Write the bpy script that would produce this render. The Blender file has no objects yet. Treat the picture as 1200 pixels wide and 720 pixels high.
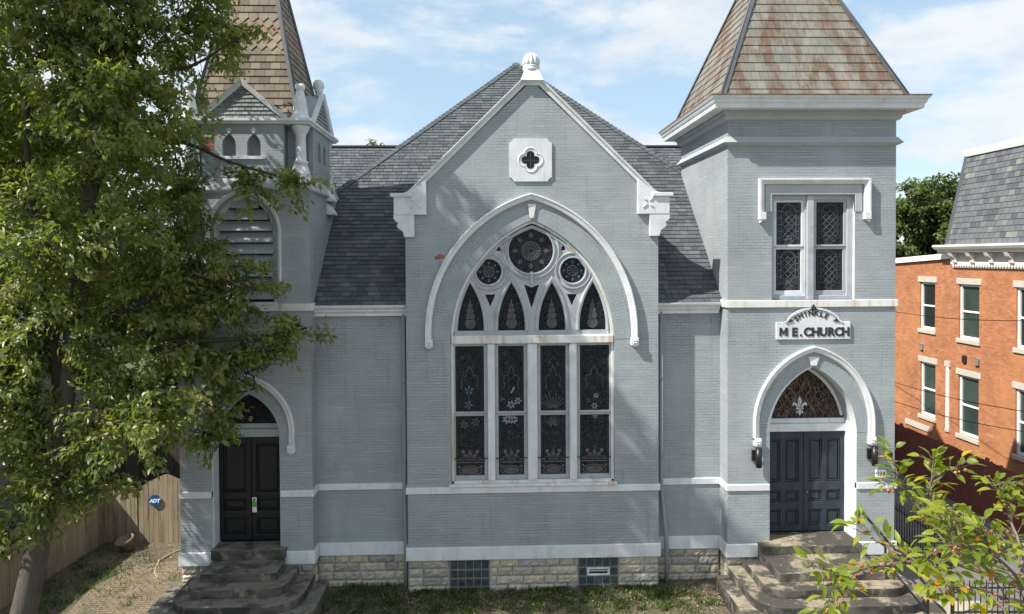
import bpy, bmesh, math, random
import numpy as np
from mathutils import Vector, Matrix
from mathutils.geometry import tessellate_polygon
PI = math.pi; R_ = math.radians
rng = random.Random(7)
scene = bpy.context.scene
COL = scene.collection

# ------------------------------------------------------------------ mesh builder
class MB:
    def __init__(s):
        s.v = []; s.f = []; s.m = []; s.uv = []; s.r = []; s.s = []
    def poly(s, pts, m=0, uv=None, r=0.5, smooth=False):
        k = len(s.v)
        pts = [Vector(p) for p in pts]
        s.v += [tuple(p) for p in pts]; s.f.append(tuple(range(k, k+len(pts)))); s.m.append(m); s.r.append(r); s.s.append(smooth)
        if uv is None:
            n = (pts[1]-pts[0]).cross(pts[2]-pts[0])
            if n.length < 1e-12 and len(pts) > 3: n = (pts[2]-pts[0]).cross(pts[3]-pts[0])
            a = [abs(c) for c in n]
            if a[2] >= a[0] and a[2] >= a[1]: uv = [(p.x, p.y) for p in pts]
            elif a[1] >= a[0]: uv = [(p.x, p.z) for p in pts]
            else: uv = [(p.y, p.z) for p in pts]
        s.uv.append(uv)
    def box(s, x0, x1, y0, y1, z0, z1, m=0, r=0.5):
        a = [(x0,y0,z0),(x1,y0,z0),(x1,y1,z0),(x0,y1,z0),(x0,y0,z1),(x1,y0,z1),(x1,y1,z1),(x0,y1,z1)]
        for q in ((0,3,2,1),(4,5,6,7),(0,1,5,4),(1,2,6,5),(2,3,7,6),(3,0,4,7)): s.poly([a[i] for i in q], m, r=r)
    def obox(s, o, ax, ay, az, m=0, r=0.5):           # oriented box: corner + three edge vectors
        o, ax, ay, az = map(Vector, (o, ax, ay, az))
        a = [o, o+ax, o+ax+ay, o+ay, o+az, o+ax+az, o+ax+ay+az, o+ay+az]
        for q in ((0,3,2,1),(4,5,6,7),(0,1,5,4),(1,2,6,5),(2,3,7,6),(3,0,4,7)): s.poly([a[i] for i in q], m, r=r)
    def bar(s, a, b, w, h=None, m=0, up=(0,0,1)):     # square bar from a to b
        a, b = Vector(a), Vector(b); h = h or w; d = (b-a)
        x = d.cross(Vector(up))
        if x.length < 1e-6: x = d.cross(Vector((0,1,0)))
        x.normalize(); y = x.cross(d).normalized()
        s.obox(a - x*w/2 - y*h/2, x*w, y*h, d, m)
    def plate(s, outer, holes, d0, d1, axis='y', m=0, mr=None):   # 2D outline with holes, given thickness
        mr = m if mr is None else mr
        P = (lambda a, b, d: (a, d, b)) if axis == 'y' else (lambda a, b, d: (d, a, b))
        loops = [outer]+list(holes); flat = [p for l in loops for p in l]
        tris = tessellate_polygon([[Vector((p[0], p[1], 0)) for p in l] for l in loops])
        for d in (d0, d1):
            for t in tris: s.poly([P(*flat[i], d) for i in t], m)
        for l in loops:
            acc = 0
            for i in range(len(l)):
                p, q = l[i], l[(i+1) % len(l)]; L = math.dist(p, q)
                s.poly([P(*p, d0), P(*q, d0), P(*q, d1), P(*p, d1)], mr if l is not outer else m, uv=[(d0, acc), (d0, acc+L), (d1, acc+L), (d1, acc)])
                acc += L
    def sweep(s, path, prof, y0, closed=False, m=0, axis='y', caps=True, smooth=False):
        """profile (n,d): n along the outward normal of the XZ path, d towards -y from y0"""
        n = len(path); rows = []; acc = [0]
        for i in range(n):
            p = Vector(path[i])
            a = Vector(path[i-1]) if (closed or i > 0) else None
            b = Vector(path[(i+1) % n]) if (closed or i < n-1) else None
            t1 = (p-a).normalized() if a is not None else None; t2 = (b-p).normalized() if b is not None else None
            t1 = t1 if t1 is not None else t2; t2 = t2 if t2 is not None else t1
            n1 = Vector((-t1.y, t1.x)); n2 = Vector((-t2.y, t2.x)); nn = (n1+n2).normalized(); k = 1/max(.35, nn.dot(n1))
            rows.append([(p.x+nn.x*k*q[0], p.y+nn.y*k*q[0], y0-q[1]) for q in prof])
            acc.append(acc[-1]+((b-p).length if b is not None else 0))
        C = (lambda q: (q[0], q[2], q[1])) if axis == 'y' else (lambda q: (q[2], q[0], q[1]))
        for i in range(n if closed else n-1):
            A, B = rows[i], rows[(i+1) % n]
            for j in range(len(prof)):
                k = (j+1) % len(prof)
                va, vb = prof[j][0], prof[k][0]
                if abs(va-vb) < 1e-6: va, vb = prof[j][1], prof[k][1]
                s.poly([C(A[j]), C(B[j]), C(B[k]), C(A[k])], m, uv=[(va, acc[i]), (va, acc[i+1]), (vb, acc[i+1]), (vb, acc[i])], smooth=smooth)
        if caps and not closed:
            s.poly([C(q) for q in rows[0]], m); s.poly([C(q) for q in rows[-1]][::-1], m)
    def ring(s, x0, x1, y0, y1, prof, m=0):           # profile (out, z) mitred round a rectangle
        def cs(o, z): return [(x0-o, y0-o, z), (x1+o, y0-o, z), (x1+o, y1+o, z), (x0-o, y1+o, z)]
        for i in range(len(prof)):
            A, B = cs(*prof[i]), cs(*prof[(i+1) % len(prof)])
            for k in range(4): s.poly([A[k], A[(k+1) % 4], B[(k+1) % 4], B[k]], m)
    def tube(s, pts, rad, n=8, m=0, smooth=True):
        pts = [Vector(p) for p in pts]
        if not hasattr(rad, '__len__'): rad = [rad]*len(pts)
        rows = []; ref = Vector((0.13, 0.31, 0.94)).normalized()
        for i, p in enumerate(pts):
            t = (pts[min(i+1, len(pts)-1)]-pts[max(i-1, 0)]).normalized()
            x = t.cross(ref)
            if x.length < .1: x = t.cross(Vector((1, 0, 0)))
            x.normalize(); y = t.cross(x)
            rows.append([p+(x*math.cos(2*PI*k/n)+y*math.sin(2*PI*k/n))*rad[i] for k in range(n)])
        for i in range(len(pts)-1):
            for k in range(n):
                s.poly([rows[i][k], rows[i][(k+1) % n], rows[i+1][(k+1) % n], rows[i+1][k]], m, smooth=smooth)
        s.poly(rows[0][::-1], m); s.poly(rows[-1], m)
    def lathe(s, c, prof, n=24, m=0, flute=None, smooth=True, sq=False):   # profile (r,z)
        c = Vector(c); rows = []
        for r, z in prof:
            row = []
            for k in range(n):
                a = 2*PI*(k+.5)/n; rr = r
                if flute: rr = r*(1+flute(a, z))
                if sq: rr = r/max(abs(math.cos(a)), abs(math.sin(a)))
                row.append(c+Vector((rr*math.cos(a), rr*math.sin(a), z)))
            rows.append(row)
        for i in range(len(prof)-1):
            for k in range(n): s.poly([rows[i][k], rows[i][(k+1) % n], rows[i+1][(k+1) % n], rows[i+1][k]], m, smooth=smooth)
        s.poly(rows[0][::-1], m); s.poly(rows[-1], m)
    def prism(s, pts, d0, d1, axis='y', m=0):         # extruded polygon
        if axis == 'z':
            lo = [(p[0], p[1], d0) for p in pts]; hi = [(p[0], p[1], d1) for p in pts]
        elif axis == 'y':
            lo = [(p[0], d0, p[1]) for p in pts]; hi = [(p[0], d1, p[1]) for p in pts]
        else:
            lo = [(d0, p[0], p[1]) for p in pts]; hi = [(d1, p[0], p[1]) for p in pts]
        s.poly(lo[::-1], m); s.poly(hi, m)
        for i in range(len(pts)):
            k = (i+1) % len(pts); s.poly([lo[i], lo[k], hi[k], hi[i]], m)
    def strip(s, pts, w, y, m=0, t=.006):             # flat came line in the XZ plane
        for a, b in zip(pts[:-1], pts[1:]):
            a, b = Vector(a), Vector(b); d = b-a
            if d.length < 1e-6: continue
            n = Vector((-d.y, d.x)).normalized()*w/2
            q = [a-n, b-n, b+n, a+n]
            s.poly([(p.x, y-t, p.y) for p in q], m)
            s.poly([(q[0].x, y-t, q[0].y), (q[1].x, y-t, q[1].y), (q[1].x, y, q[1].y), (q[0].x, y, q[0].y)], m)
            s.poly([(q[3].x, y-t, q[3].y), (q[2].x, y-t, q[2].y), (q[2].x, y, q[2].y), (q[3].x, y, q[3].y)], m)
    def build(s, name, mats, parent=None, bevel=0, weld=None, seg=1):
        me = bpy.data.meshes.new(name)
        off = Vector((0, 0, 0)); q = parent
        while q is not None: off += q.location; q = q.parent
        me.from_pydata([tuple(Vector(v)-off) for v in s.v], [], s.f)
        if not isinstance(mats, (list, tuple)): mats = [mats]
        for mm in mats: me.materials.append(mm)
        me.polygons.foreach_set('material_index', s.m)
        me.polygons.foreach_set('use_smooth', s.s)
        uvl = me.uv_layers.new(name='UVMap')
        uvl.data.foreach_set('uv', [c for u in s.uv for p in u for c in p])
        at = me.attributes.new('rnd', 'FLOAT', 'FACE'); at.data.foreach_set('value', s.r)
        if weld is None: weld = bevel > 0 or any(s.s)
        if weld:
            bm = bmesh.new(); bm.from_mesh(me)
            bmesh.ops.remove_doubles(bm, verts=bm.verts, dist=2e-4)
            bmesh.ops.recalc_face_normals(bm, faces=bm.faces)
            bm.to_mesh(me); bm.free()
        o = bpy.data.objects.new(name, me); COL.objects.link(o); o.parent = parent
        if bevel:
            b = o.modifiers.new('bevel', 'BEVEL'); b.width = bevel; b.segments = seg; b.limit_method = 'ANGLE'; b.angle_limit = R_(38)
        return o

def tag(o, label=None, cat=None, group=None, kind=None):
    for k, v in (('label', label), ('category', cat), ('group', group), ('kind', kind)):
        if v: o[k] = v
    return o
def thing(name, loc, label, cat, group=None):
    o = bpy.data.objects.new(name, None); COL.objects.link(o); o.location = loc; o.empty_display_size = .2
    return tag(o, label, cat, group)
def copy_tree(o, parent=None):
    c = o.copy(); COL.objects.link(c)
    if parent: c.parent = parent
    for ch in list(o.children): copy_tree(ch, c)
    return c

# ------------------------------------------------------------------ materials
def M(name, col, rough=.75, var=.12, vs=2.5, rnd=0, ramp=None, bump=0, bs=25, brick=None, stains=(), spec=.3, metal=0, stretch=(1,1,1), trans=None, hsv=None):
    m = bpy.data.materials.new(name); m.use_nodes = True
    nt = m.node_tree; N = nt.nodes; L = nt.links
    b = N['Principled BSDF']; b.inputs['Roughness'].default_value = rough; b.inputs['Specular IOR Level'].default_value = spec; b.inputs['Metallic'].default_value = metal
    tc = N.new('ShaderNodeTexCoord'); OB = tc.outputs['Object']
    mp = N.new('ShaderNodeMapping'); mp.inputs['Scale'].default_value = stretch; L.new(OB, mp.inputs[0])
    def noise(scale, src=None, det=5, ro=.6):
        n = N.new('ShaderNodeTexNoise'); n.inputs['Scale'].default_value = scale; n.inputs['Detail'].default_value = det; n.inputs['Roughness'].default_value = ro
        L.new(src or mp.outputs[0], n.inputs['Vector']); return n.outputs['Fac']
    def mr(src, a, b_, c, d):
        n = N.new('ShaderNodeMapRange'); n.inputs[1].default_value = a; n.inputs[2].default_value = b_; n.inputs[3].default_value = c; n.inputs[4].default_value = d
        L.new(src, n.inputs[0]); return n.outputs[0]
    def mix(fac, a, b_, mode='MIX'):
        n = N.new('ShaderNodeMix'); n.data_type = 'RGBA'; n.blend_type = mode
        for sock, v in ((n.inputs['Factor'], fac), (n.inputs['A'], a), (n.inputs['B'], b_)):
            if hasattr(v, 'is_output'): L.new(v, sock)
            elif isinstance(v, (int, float)): sock.default_value = v
            else: sock.default_value = (*v, 1)
        return n.outputs['Result']
    def val(x):
        c = N.new('ShaderNodeCombineColor')
        for i in range(3): L.new(x, c.inputs[i])
        return c.outputs[0]
    cur = tuple(col)
    at = N.new('ShaderNodeAttribute'); at.attribute_name = 'rnd'
    if ramp:
        cr = N.new('ShaderNodeValToRGB'); cr.color_ramp.interpolation = 'LINEAR'
        els = cr.color_ramp.elements
        while len(els) < len(ramp): els.new(.5)
        for e, (p, c) in zip(els, ramp): e.position = p; e.color = (*c, 1)
        L.new(at.outputs['Fac'], cr.inputs[0]); cur = cr.outputs[0]
    bfac = None
    if brick:
        w, h, mo, mcol, c2, dist = brick
        uvn = tc.outputs['UV']
        nd = N.new('ShaderNodeTexNoise'); nd.inputs['Scale'].default_value = 3.5; nd.inputs['Detail'].default_value = 3; L.new(uvn, nd.inputs['Vector'])
        sc = N.new('ShaderNodeVectorMath'); sc.operation = 'SCALE'; sc.inputs['Scale'].default_value = dist; L.new(nd.outputs['Color'], sc.inputs[0])
        ad = N.new('ShaderNodeVectorMath'); L.new(uvn, ad.inputs[0]); L.new(sc.outputs[0], ad.inputs[1])
        bt = N.new('ShaderNodeTexBrick'); bt.inputs['Scale'].default_value = 1; bt.inputs['Brick Width'].default_value = w; bt.inputs['Row Height'].default_value = h
        bt.inputs['Mortar Size'].default_value = mo; bt.inputs['Mortar Smooth'].default_value = .4; bt.inputs['Bias'].default_value = 0
        bt.inputs['Color1'].default_value = (*col, 1); bt.inputs['Color2'].default_value = (*(c2 or col), 1); bt.inputs['Mortar'].default_value = (*mcol, 1)
        L.new(ad.outputs[0], bt.inputs['Vector']); cur = bt.outputs['Color']; bfac = bt.outputs['Fac']
        if name.startswith('painted'):
            hide = mr(noise(1.1), .38, .62, .05, .92); cur = mix(hide, cur, col)
            vis = mr(hide, 0, 1, 1, .25); k_ = N.new('ShaderNodeMath'); k_.operation = 'MULTIPLY'; L.new(bfac, k_.inputs[0]); L.new(vis, k_.inputs[1]); bfac = k_.outputs[0]
    v = mr(noise(vs), .3, .7, 1-var, 1+var)
    cur = mix(1.0, cur, val(v), 'MULTIPLY')
    if rnd:
        cur = mix(1.0, cur, val(mr(at.outputs['Fac'], 0, 1, 1-rnd, 1+rnd)), 'MULTIPLY')
    for st in stains:      # (colour, scale, lo, hi, amount, (sx,sy,sz))
        sc_, s_, lo, hi, am, stv = st
        m2 = N.new('ShaderNodeMapping'); m2.inputs['Scale'].default_value = stv; m2.inputs['Location'].default_value = (s_*1.7, s_*.6, 3.1); L.new(OB, m2.inputs[0])
        f = mr(noise(s_, m2.outputs[0], 6, .65), lo, hi, 0, am)
        cur = mix(f, cur, sc_)
    if hasattr(cur, 'is_output'): L.new(cur, b.inputs['Base Color'])
    else: b.inputs['Base Color'].default_value = (*cur, 1)
    if bump or brick:
        bp = N.new('ShaderNodeBump'); bp.inputs['Strength'].default_value = 1; bp.inputs['Distance'].default_value = max(bump, .004)
        h = noise(bs, None, 6, .65)
        if bfac is not None:
            h2 = N.new('ShaderNodeMath'); h2.operation = 'MULTIPLY_ADD'; h2.inputs[1].default_value = .45; L.new(h, h2.inputs[0])
            inv = N.new('ShaderNodeMath'); inv.operation = 'SUBTRACT'; inv.inputs[0].default_value = 1; L.new(bfac, inv.inputs[1]); L.new(inv.outputs[0], h2.inputs[2]); h = h2.outputs[0]
        L.new(h, bp.inputs['Height']); L.new(bp.outputs[0], b.inputs['Normal'])
    if trans:
        tr = N.new('ShaderNodeBsdfTranslucent'); ms = N.new('ShaderNodeMixShader'); ms.inputs[0].default_value = trans[0]
        tcx = mix(1.0, cur, trans[1], 'MULTIPLY'); L.new(tcx, tr.inputs[0])
        L.new(b.outputs[0], ms.inputs[1]); L.new(tr.outputs[0], ms.inputs[2]); L.new(ms.outputs[0], N['Material Output'].inputs[0])
    return m

GREY = (.308, .343, .358)
BRK = (.215, .0725, .0085)
m_brick = M('painted_brick', GREY, .72, .11, .7, bump=.0075, bs=13, brick=(.215, .0725, .006, (.235, .277, .297), (.272, .315, .336), .03),
            stains=[((.20, .235, .25), 2.2, .57, .70, .55, (2.6, 2.6, .22)), ((.41, .45, .465), 3.0, .54, .70, .6, (.35, .35, 6.5)), ((.205, .245, .262), 3.4, .58, .72, .55, (.45, .45, 5)), ((.40, .45, .46), 1.7, .62, .8, .3, (1, 1, 1.6)), ((.20, .235, .25), .7, .55, .8, .4, (1.4, 1.4, .35)), ((.36, .33, .27), 5, .70, .78, .4, (1, 1, .6))])
m_ring = M('painted_arch_brick', (.30, .343, .364), .72, .12, 1.5, bump=.006, brick=(.2, .0725, .006, (.235, .275, .292), (.275, .318, .335), .015), stains=[((.2, .23, .24), 3, .6, .75, .35, (1, 1, 1))])
m_white = M('white_paint', (.62, .65, .67), .6, .10, 2.3, bump=.005, bs=26, stains=[((.40, .40, .38), 3, .53, .72, .5, (1.4, 1.4, .3)), ((.30, .31, .31), 14, .62, .7, .5, (1, 1, .5)), ((.45, .27, .12), 4.5, .69, .76, .45, (1.6, 1.6, .35))])
m_rust = M('white_paint_rusty', (.66, .67, .66), .6, .08, 2, bump=.003, bs=30, stains=[((.48, .28, .10), 2.6, .52, .66, .7, (1.6, 1.6, .2)), ((.45, .42, .36), 6, .55, .7, .4, (1, 1, .3))])
m_sash = M('sash_paint', (.36, .38, .40), .6, .12, 4, bump=.003, bs=40, stains=[((.24, .22, .2), 9, .58, .7, .5, (1, 1, .3))])
m_tracery = M('tracery_paint', (.38, .41, .44), .65, .1, 3, bump=.004, bs=30, stains=[((.25, .25, .25), 5, .56, .7, .55, (1, 1, .5)), ((.34, .22, .13), 7, .66, .74, .5, (1, 1, .4))])
m_trimgrey = M('grey_trim', (.36, .40, .42), .65, .08, 3, bump=.003)
m_blind = M('blind_arch_shade_grey', (.17, .185, .20), .75, .12, 3)  # trim grey darkened to paint in the shade of the arch recesses
m_stone = M('ledge_stone', (.4, .36, .29), .85, .2, 7, bump=.012, bs=28, ramp=[(0, (.30, .28, .25)), (.35, (.45, .40, .315)), (.7, (.52, .45, .33)), (1, (.40, .38, .355))], stains=[((.17, .155, .135), 4, .60, .75, .6, (1, 1, 1))])
m_mortar = M('foundation_mortar', (.2, .19, .175), .9, .1, 10, bump=.004)
m_step = M('step_sandstone', (.25, .215, .155), .8, .22, 3, bump=.010, bs=24, stains=[((.36, .31, .22), 1.9, .5, .62, .7, (1, 1, 1)), ((.042, .04, .038), 1.3, .46, .53, .9, (.8, 1, 2.2)), ((.05, .047, .043), 5, .54, .64, .75, (.7, 1, 1.5)), ((.40, .36, .28), 9, .62, .68, .5, (1, 1, 1))])
m_stepdark = M('step_dark_stone', (.20, .183, .155), .8, .2, 3, bump=.010, bs=24, stains=[((.045, .042, .038), 1.6, .50, .6, .8, (1, 1, 1.5)), ((.20, .18, .145), 2.3, .6, .7, .6, (1, 1, 1)), ((.03, .03, .03), 6, .56, .66, .6, (1, 1, 1))])
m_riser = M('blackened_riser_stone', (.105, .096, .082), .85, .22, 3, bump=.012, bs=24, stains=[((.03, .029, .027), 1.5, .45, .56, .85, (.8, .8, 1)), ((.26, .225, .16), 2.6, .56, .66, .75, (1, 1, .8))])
m_shingle = M('asphalt_shingle', (.1, .12, .14), .9, .12, 1.2, ramp=[(0, (.060, .073, .084)), (.4, (.080, .094, .104)), (.8, (.098, .112, .120)), (1, (.12, .131, .136))], bump=.006, bs=90)
m_slate = M('weathered_slate', (.2, .2, .16), .75, .15, 1.6, ramp=[(0, (.165, .162, .142)), (.5, (.19, .185, .16)), (.86, (.215, .207, .178)), (.93, (.205, .16, .135)), (1, (.19, .145, .12))], bump=.006, bs=30,
            stains=[((.125, .074, .047), 1.15, .47, .59, .85, (1.5, 1.5, .10)), ((.33, .32, .28), 3.3, .58, .72, .5, (1, 1, .4)), ((.09, .085, .075), 7, .63, .7, .6, (1, 1, .6))])
m_spire = M('brown_slate', (.22, .16, .1), .7, .15, 2, ramp=[(0, (.125, .097, .073)), (.4, (.185, .147, .11)), (.75, (.245, .197, .148)), (.84, (.28, .23, .165)), (.9, (.29, .165, .135)), (1, (.25, .13, .11))], bump=.006, bs=30, stains=[((.11, .085, .07), 2.5, .55, .7, .5, (1, 1, .5))])
m_greyscale = M('grey_scale_shingle', (.25, .27, .27), .8, .1, 5, rnd=.25, bump=.004)
m_mansard = M('mansard_slate', (.14, .15, .16), .8, .1, 3, ramp=[(0, (.085, .09, .10)), (.55, (.13, .138, .148)), (.88, (.155, .163, .17)), (.93, (.19, .215, .18)), (1, (.22, .225, .20))], bump=.004)
m_metal = M('dark_flashing', (.085, .09, .10), .5, .15, 3, spec=.5)
m_rustgutter = M('rusty_gutter', (.3, .25, .2), .8, .2, 4, bump=.004, stains=[((.27, .1, .03), 5, .45, .6, .9, (1, 1, .5))])
m_pipe = M('grey_pipe', (.27, .30, .315), .55, .1, 2, bump=.001)
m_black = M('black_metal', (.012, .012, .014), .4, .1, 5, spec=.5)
m_doorblue = M('blue_black_door', (.030, .042, .056), .5, .2, 3, bump=.003, bs=30, stains=[((.085, .10, .115), 2.2, .55, .8, .55, (1, 1, .4)), ((.012, .016, .022), 4, .55, .7, .6, (1, 1, .4))])
m_doorblack = M('black_door', (.010, .011, .014), .38, .2, 3, bump=.003, bs=30, stains=[((.035, .035, .036), 4, .62, .75, .5, (1, 1, .3))])
m_brass = M('tarnished_brass', (.2, .16, .08), .4, .1, 5, metal=.8)
m_lead = M('lead_came', (.115, .118, .12), .5, .2, 6)
m_leaddark = M('dark_came', (.045, .045, .045), .5, .2, 6)
m_glassmuted = M('muted_pattern_glass', (.075, .075, .08), .35, .3, 12)
m_pink = M('rose_grey_glass', (.085, .075, .08), .35, .3, 10, spec=.3)
m_bluepetal = M('blue_petal_glass', (.055, .13, .20), .35, .25, 14)
m_whitepetal = M('white_petal_glass', (.22, .26, .30), .35, .2, 14)
m_amber = M('amber_glass', (.16, .105, .055), .35, .3, 10)
m_fleur = M('pale_fleur_glass', (.45, .50, .55), .5, .1, 8)

def glass_mat(name, cols, scale, came=.012, camecol=(.05, .05, .05), sx=1, sz=1):
    m = bpy.data.materials.new(name); m.use_nodes = True; nt = m.node_tree; N = nt.nodes; L = nt.links; b = N['Principled BSDF']
    tc = N.new('ShaderNodeTexCoord'); mp = N.new('ShaderNodeMapping'); mp.inputs['Scale'].default_value = (sx, 1, sz); L.new(tc.outputs['Object'], mp.inputs[0])
    vo = N.new('ShaderNodeTexVoronoi'); vo.inputs['Scale'].default_value = scale; L.new(mp.outputs[0], vo.inputs['Vector'])
    ve = N.new('ShaderNodeTexVoronoi'); ve.feature = 'DISTANCE_TO_EDGE'; ve.inputs['Scale'].default_value = scale; L.new(mp.outputs[0], ve.inputs['Vector'])
    sep = N.new('ShaderNodeSeparateColor'); L.new(vo.outputs['Color'], sep.inputs[0])
    cr = N.new('ShaderNodeValToRGB'); els = cr.color_ramp.elements
    while len(els) < len(cols): els.new(.5)
    for i, (e, c) in enumerate(zip(els, cols)): e.position = i/(len(cols)-1); e.color = (*c, 1)
    L.new(sep.outputs[0], cr.inputs[0])
    lt = N.new('ShaderNodeMath'); lt.operation = 'LESS_THAN'; lt.inputs[1].default_value = came*scale; L.new(ve.outputs[0], lt.inputs[0])
    mx = N.new('ShaderNodeMix'); mx.data_type = 'RGBA'; L.new(lt.outputs[0], mx.inputs['Factor']); L.new(cr.outputs[0], mx.inputs['A']); mx.inputs['B'].default_value = (*camecol, 1)
    L.new(mx.outputs['Result'], b.inputs['Base Color'])
    b.inputs['Roughness'].default_value = .2; b.inputs['Specular IOR Level'].default_value = .14
    no = N.new('ShaderNodeTexNoise'); no.inputs['Scale'].default_value = 9; L.new(tc.outputs['Object'], no.inputs['Vector'])
    bp = N.new('ShaderNodeBump'); bp.inputs['Distance'].default_value = .006; L.new(no.outputs['Fac'], bp.inputs['Height']); L.new(bp.outputs[0], b.inputs['Normal'])
    return m
m_glass = glass_mat('leaded_dark_glass', [(.004, .006, .010), (.011, .014, .022), (.008, .014, .026), (.026, .022, .022), (.006, .008, .012)], 13, .0045, (.034, .037, .042))
m_glassb = glass_mat('leaded_blue_glass', [(.008, .009, .011), (.020, .026, .034), (.010, .013, .020), (.035, .042, .05)], 9, .004, (.055, .06, .065))
m_tymp = glass_mat('leaded_brown_glass', [(.020, .012, .011), (.032, .020, .018), (.024, .016, .016), (.040, .028, .024)], 7, .006, (.13, .105, .085), sx=1.5, sz=.8)
def plain_glass(name, col, rough=.08, spec=.5):
    m = M(name, col, rough, .3, 1.2, spec=spec); return m
m_housepane = plain_glass('green_curtain_glass', (.035, .055, .050), .06)
m_dimpane = plain_glass('dark_pane', (.016, .019, .022), .08, .35)
m_block = M('glass_block', (.045, .068, .072), .12, .5, 7, bump=.010, bs=16, spec=.6)
m_blockgrey = M('glass_block_grout', (.5, .55, .56), .7, .1, 6)
m_redbrick = M('orange_brick', (.45, .185, .078), .85, .16, 1.4, bump=.005, bs=40, brick=(.175, .058, .006, (.42, .27, .18), (.36, .115, .048), .006),
               stains=[((.22, .10, .06), 1.0, .52, .72, .6, (1, 1, .6)), ((.56, .38, .27), 2.2, .58, .74, .5, (1, 1, 2.2)), ((.52, .23, .09), .6, .5, .65, .5, (1, 1, 1)), ((.18, .09, .06), 11, .62, .68, .6, (1, .6, 2))])
m_sand = M('limestone_lintel', (.48, .45, .40), .8, .08, 4, bump=.003)
m_cream = M('cream_trim', (.72, .69, .64), .6, .05, 3, stains=[((.5, .48, .43), 4, .6, .8, .3, (1, 1, .4))])
m_vinyl = M('white_vinyl', (.8, .8, .78), .4, .03, 3)
m_fence = M('weathered_wood', (.27, .215, .145), .85, .15, 2, rnd=.22, bump=.006, bs=9, stretch=(6, 6, .5), stains=[((.09, .075, .06), 2.2, .5, .66, .75, (2, 2, .35)), ((.33, .29, .23), 3, .6, .75, .5, (3, 3, .3))])
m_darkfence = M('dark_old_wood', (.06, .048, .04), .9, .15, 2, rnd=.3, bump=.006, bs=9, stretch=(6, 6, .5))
m_redfence = M('oxblood_fence_paint', (.25, .078, .06), .7, .1, 2, rnd=.1, bump=.003, bs=12, stretch=(4, 4, .6))
m_siding = M('neighbour_siding', (.16, .15, .14), .8, .1, 3, bump=.003)
m_soil = M('bare_yard_soil', (.12, .098, .07), .95, .25, 1.4, bump=.03, bs=9, stains=[((.060, .085, .028), .9, .52, .66, .85, (1, 1, 1)), ((.20, .165, .115), 2.2, .56, .7, .7, (1, 1, 1)), ((.055, .043, .03), 5, .58, .7, .6, (1, 1, 1))])
m_ground = M('far_ground', (.07, .085, .04), .95, .3, .15)
m_conc = M('driveway_concrete', (.155, .15, .143), .9, .14, 1.2, bump=.006, bs=35, stains=[((.11, .11, .105), 1.2, .56, .7, .6, (1, 1, 1))])
m_walk = M('tan_walk_concrete', (.37, .32, .245), .9, .12, 1.6, bump=.006, bs=35, stains=[((.2, .18, .15), 1.6, .58, .72, .6, (1, 1, 1))])
m_path = M('old_brick_paving', (.23, .175, .12), .9, .2, 3, bump=.012, bs=18, brick=(.21, .105, .012, (.12, .10, .07), (.19, .145, .10), .03), stains=[((.10, .09, .06), 1.6, .52, .65, .75, (1, 1, 1))])
m_bark = M('grey_bark', (.105, .092, .078), .95, .2, 3, bump=.03, bs=14, stretch=(3, 3, .6))
m_darkbark = M('dark_bark', (.045, .038, .032), .95, .2, 3, bump=.012, bs=18, stretch=(3, 3, .6))
m_leaf = M('tree_leaf', (.05, .07, .02), .42, .25, 1.1, ramp=[(0, (.09, .13, .036)), (.5, (.17, .205, .052)), (.85, (.23, .25, .066)), (.95, (.25, .22, .07)), (1, (.23, .12, .055))], spec=.85, trans=(.48, (1.5, 1.6, .55)))
m_yleaf = M('yellow_green_leaf', (.1, .12, .02), .5, .2, 1, ramp=[(0, (.055, .085, .012)), (.6, (.10, .135, .018)), (1, (.19, .19, .02))], trans=(.45, (1.6, 1.7, .5)))
m_bgleaf = M('hedge_leaf', (.05, .08, .02), .6, .25, .5, ramp=[(0, (.045, .075, .022)), (.7, (.10, .135, .036)), (1, (.14, .16, .045))], trans=(.3, (1.5, 1.7, .6)))
m_crab = M('crabapple_leaf', (.13, .18, .03), .42, .15, 9, ramp=[(0, (.14, .20, .022)), (.55, (.23, .29, .03)), (.92, (.33, .35, .035)), (.97, (.50, .38, .02)), (1, (.45, .18, .02))], spec=.4, trans=(.5, (1.5, 1.5, .5)))
m_berry = M('crabapple_fruit', (.42, .075, .025), .35, .2, 20, ramp=[(0, (.28, .06, .03)), (.6, (.40, .13, .045)), (1, (.45, .22, .08))], spec=.5)
m_twig = M('crabapple_bark', (.17, .135, .115), .85, .2, 12, bump=.004, bs=60)
m_grass = M('grass_blade', (.06, .1, .02), .6, .2, 2, ramp=[(0, (.03, .062, .013)), (.7, (.062, .115, .022)), (1, (.15, .15, .05))], trans=(.3, (1.4, 1.6, .6)))
m_litter = M('leaf_litter', (.2, .14, .07), .85, .2, 5, ramp=[(0, (.09, .06, .035)), (.6, (.20, .145, .075)), (1, (.33, .27, .14))])
m_terra = M('mossy_terracotta', (.20, .15, .10), .9, .2, 9, bump=.006, stains=[((.12, .13, .07), 5, .5, .65, .7, (1, 1, 1))])
m_hose = M('straw_cord', (.42, .36, .22), .8, .1, 6)
m_bluesign = M('blue_sign', (.015, .075, .24), .4, .08, 5)
m_signwhite = M('sign_white', (.78, .8, .82), .5, .05, 5)
m_letter = M('dark_lettering', (.032, .036, .044), .6, .2, 9)
m_tagwhite = M('tag_white', (.7, .7, .68), .6, .05, 9)
m_taggreen = M('tag_green', (.07, .33, .06), .6, .05, 9)
m_redchip = M('exposed_red_brick', (.30, .075, .055), .9, .2, 9, bump=.005, brick=(*BRK, (.26, .2, .18), (.25, .07, .06), .012))
m_cable = M('cable_black', (.015, .015, .015), .6, .1, 3)
m_vent = M('grey_vent', (.2, .19, .18), .7, .1, 5)

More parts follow.
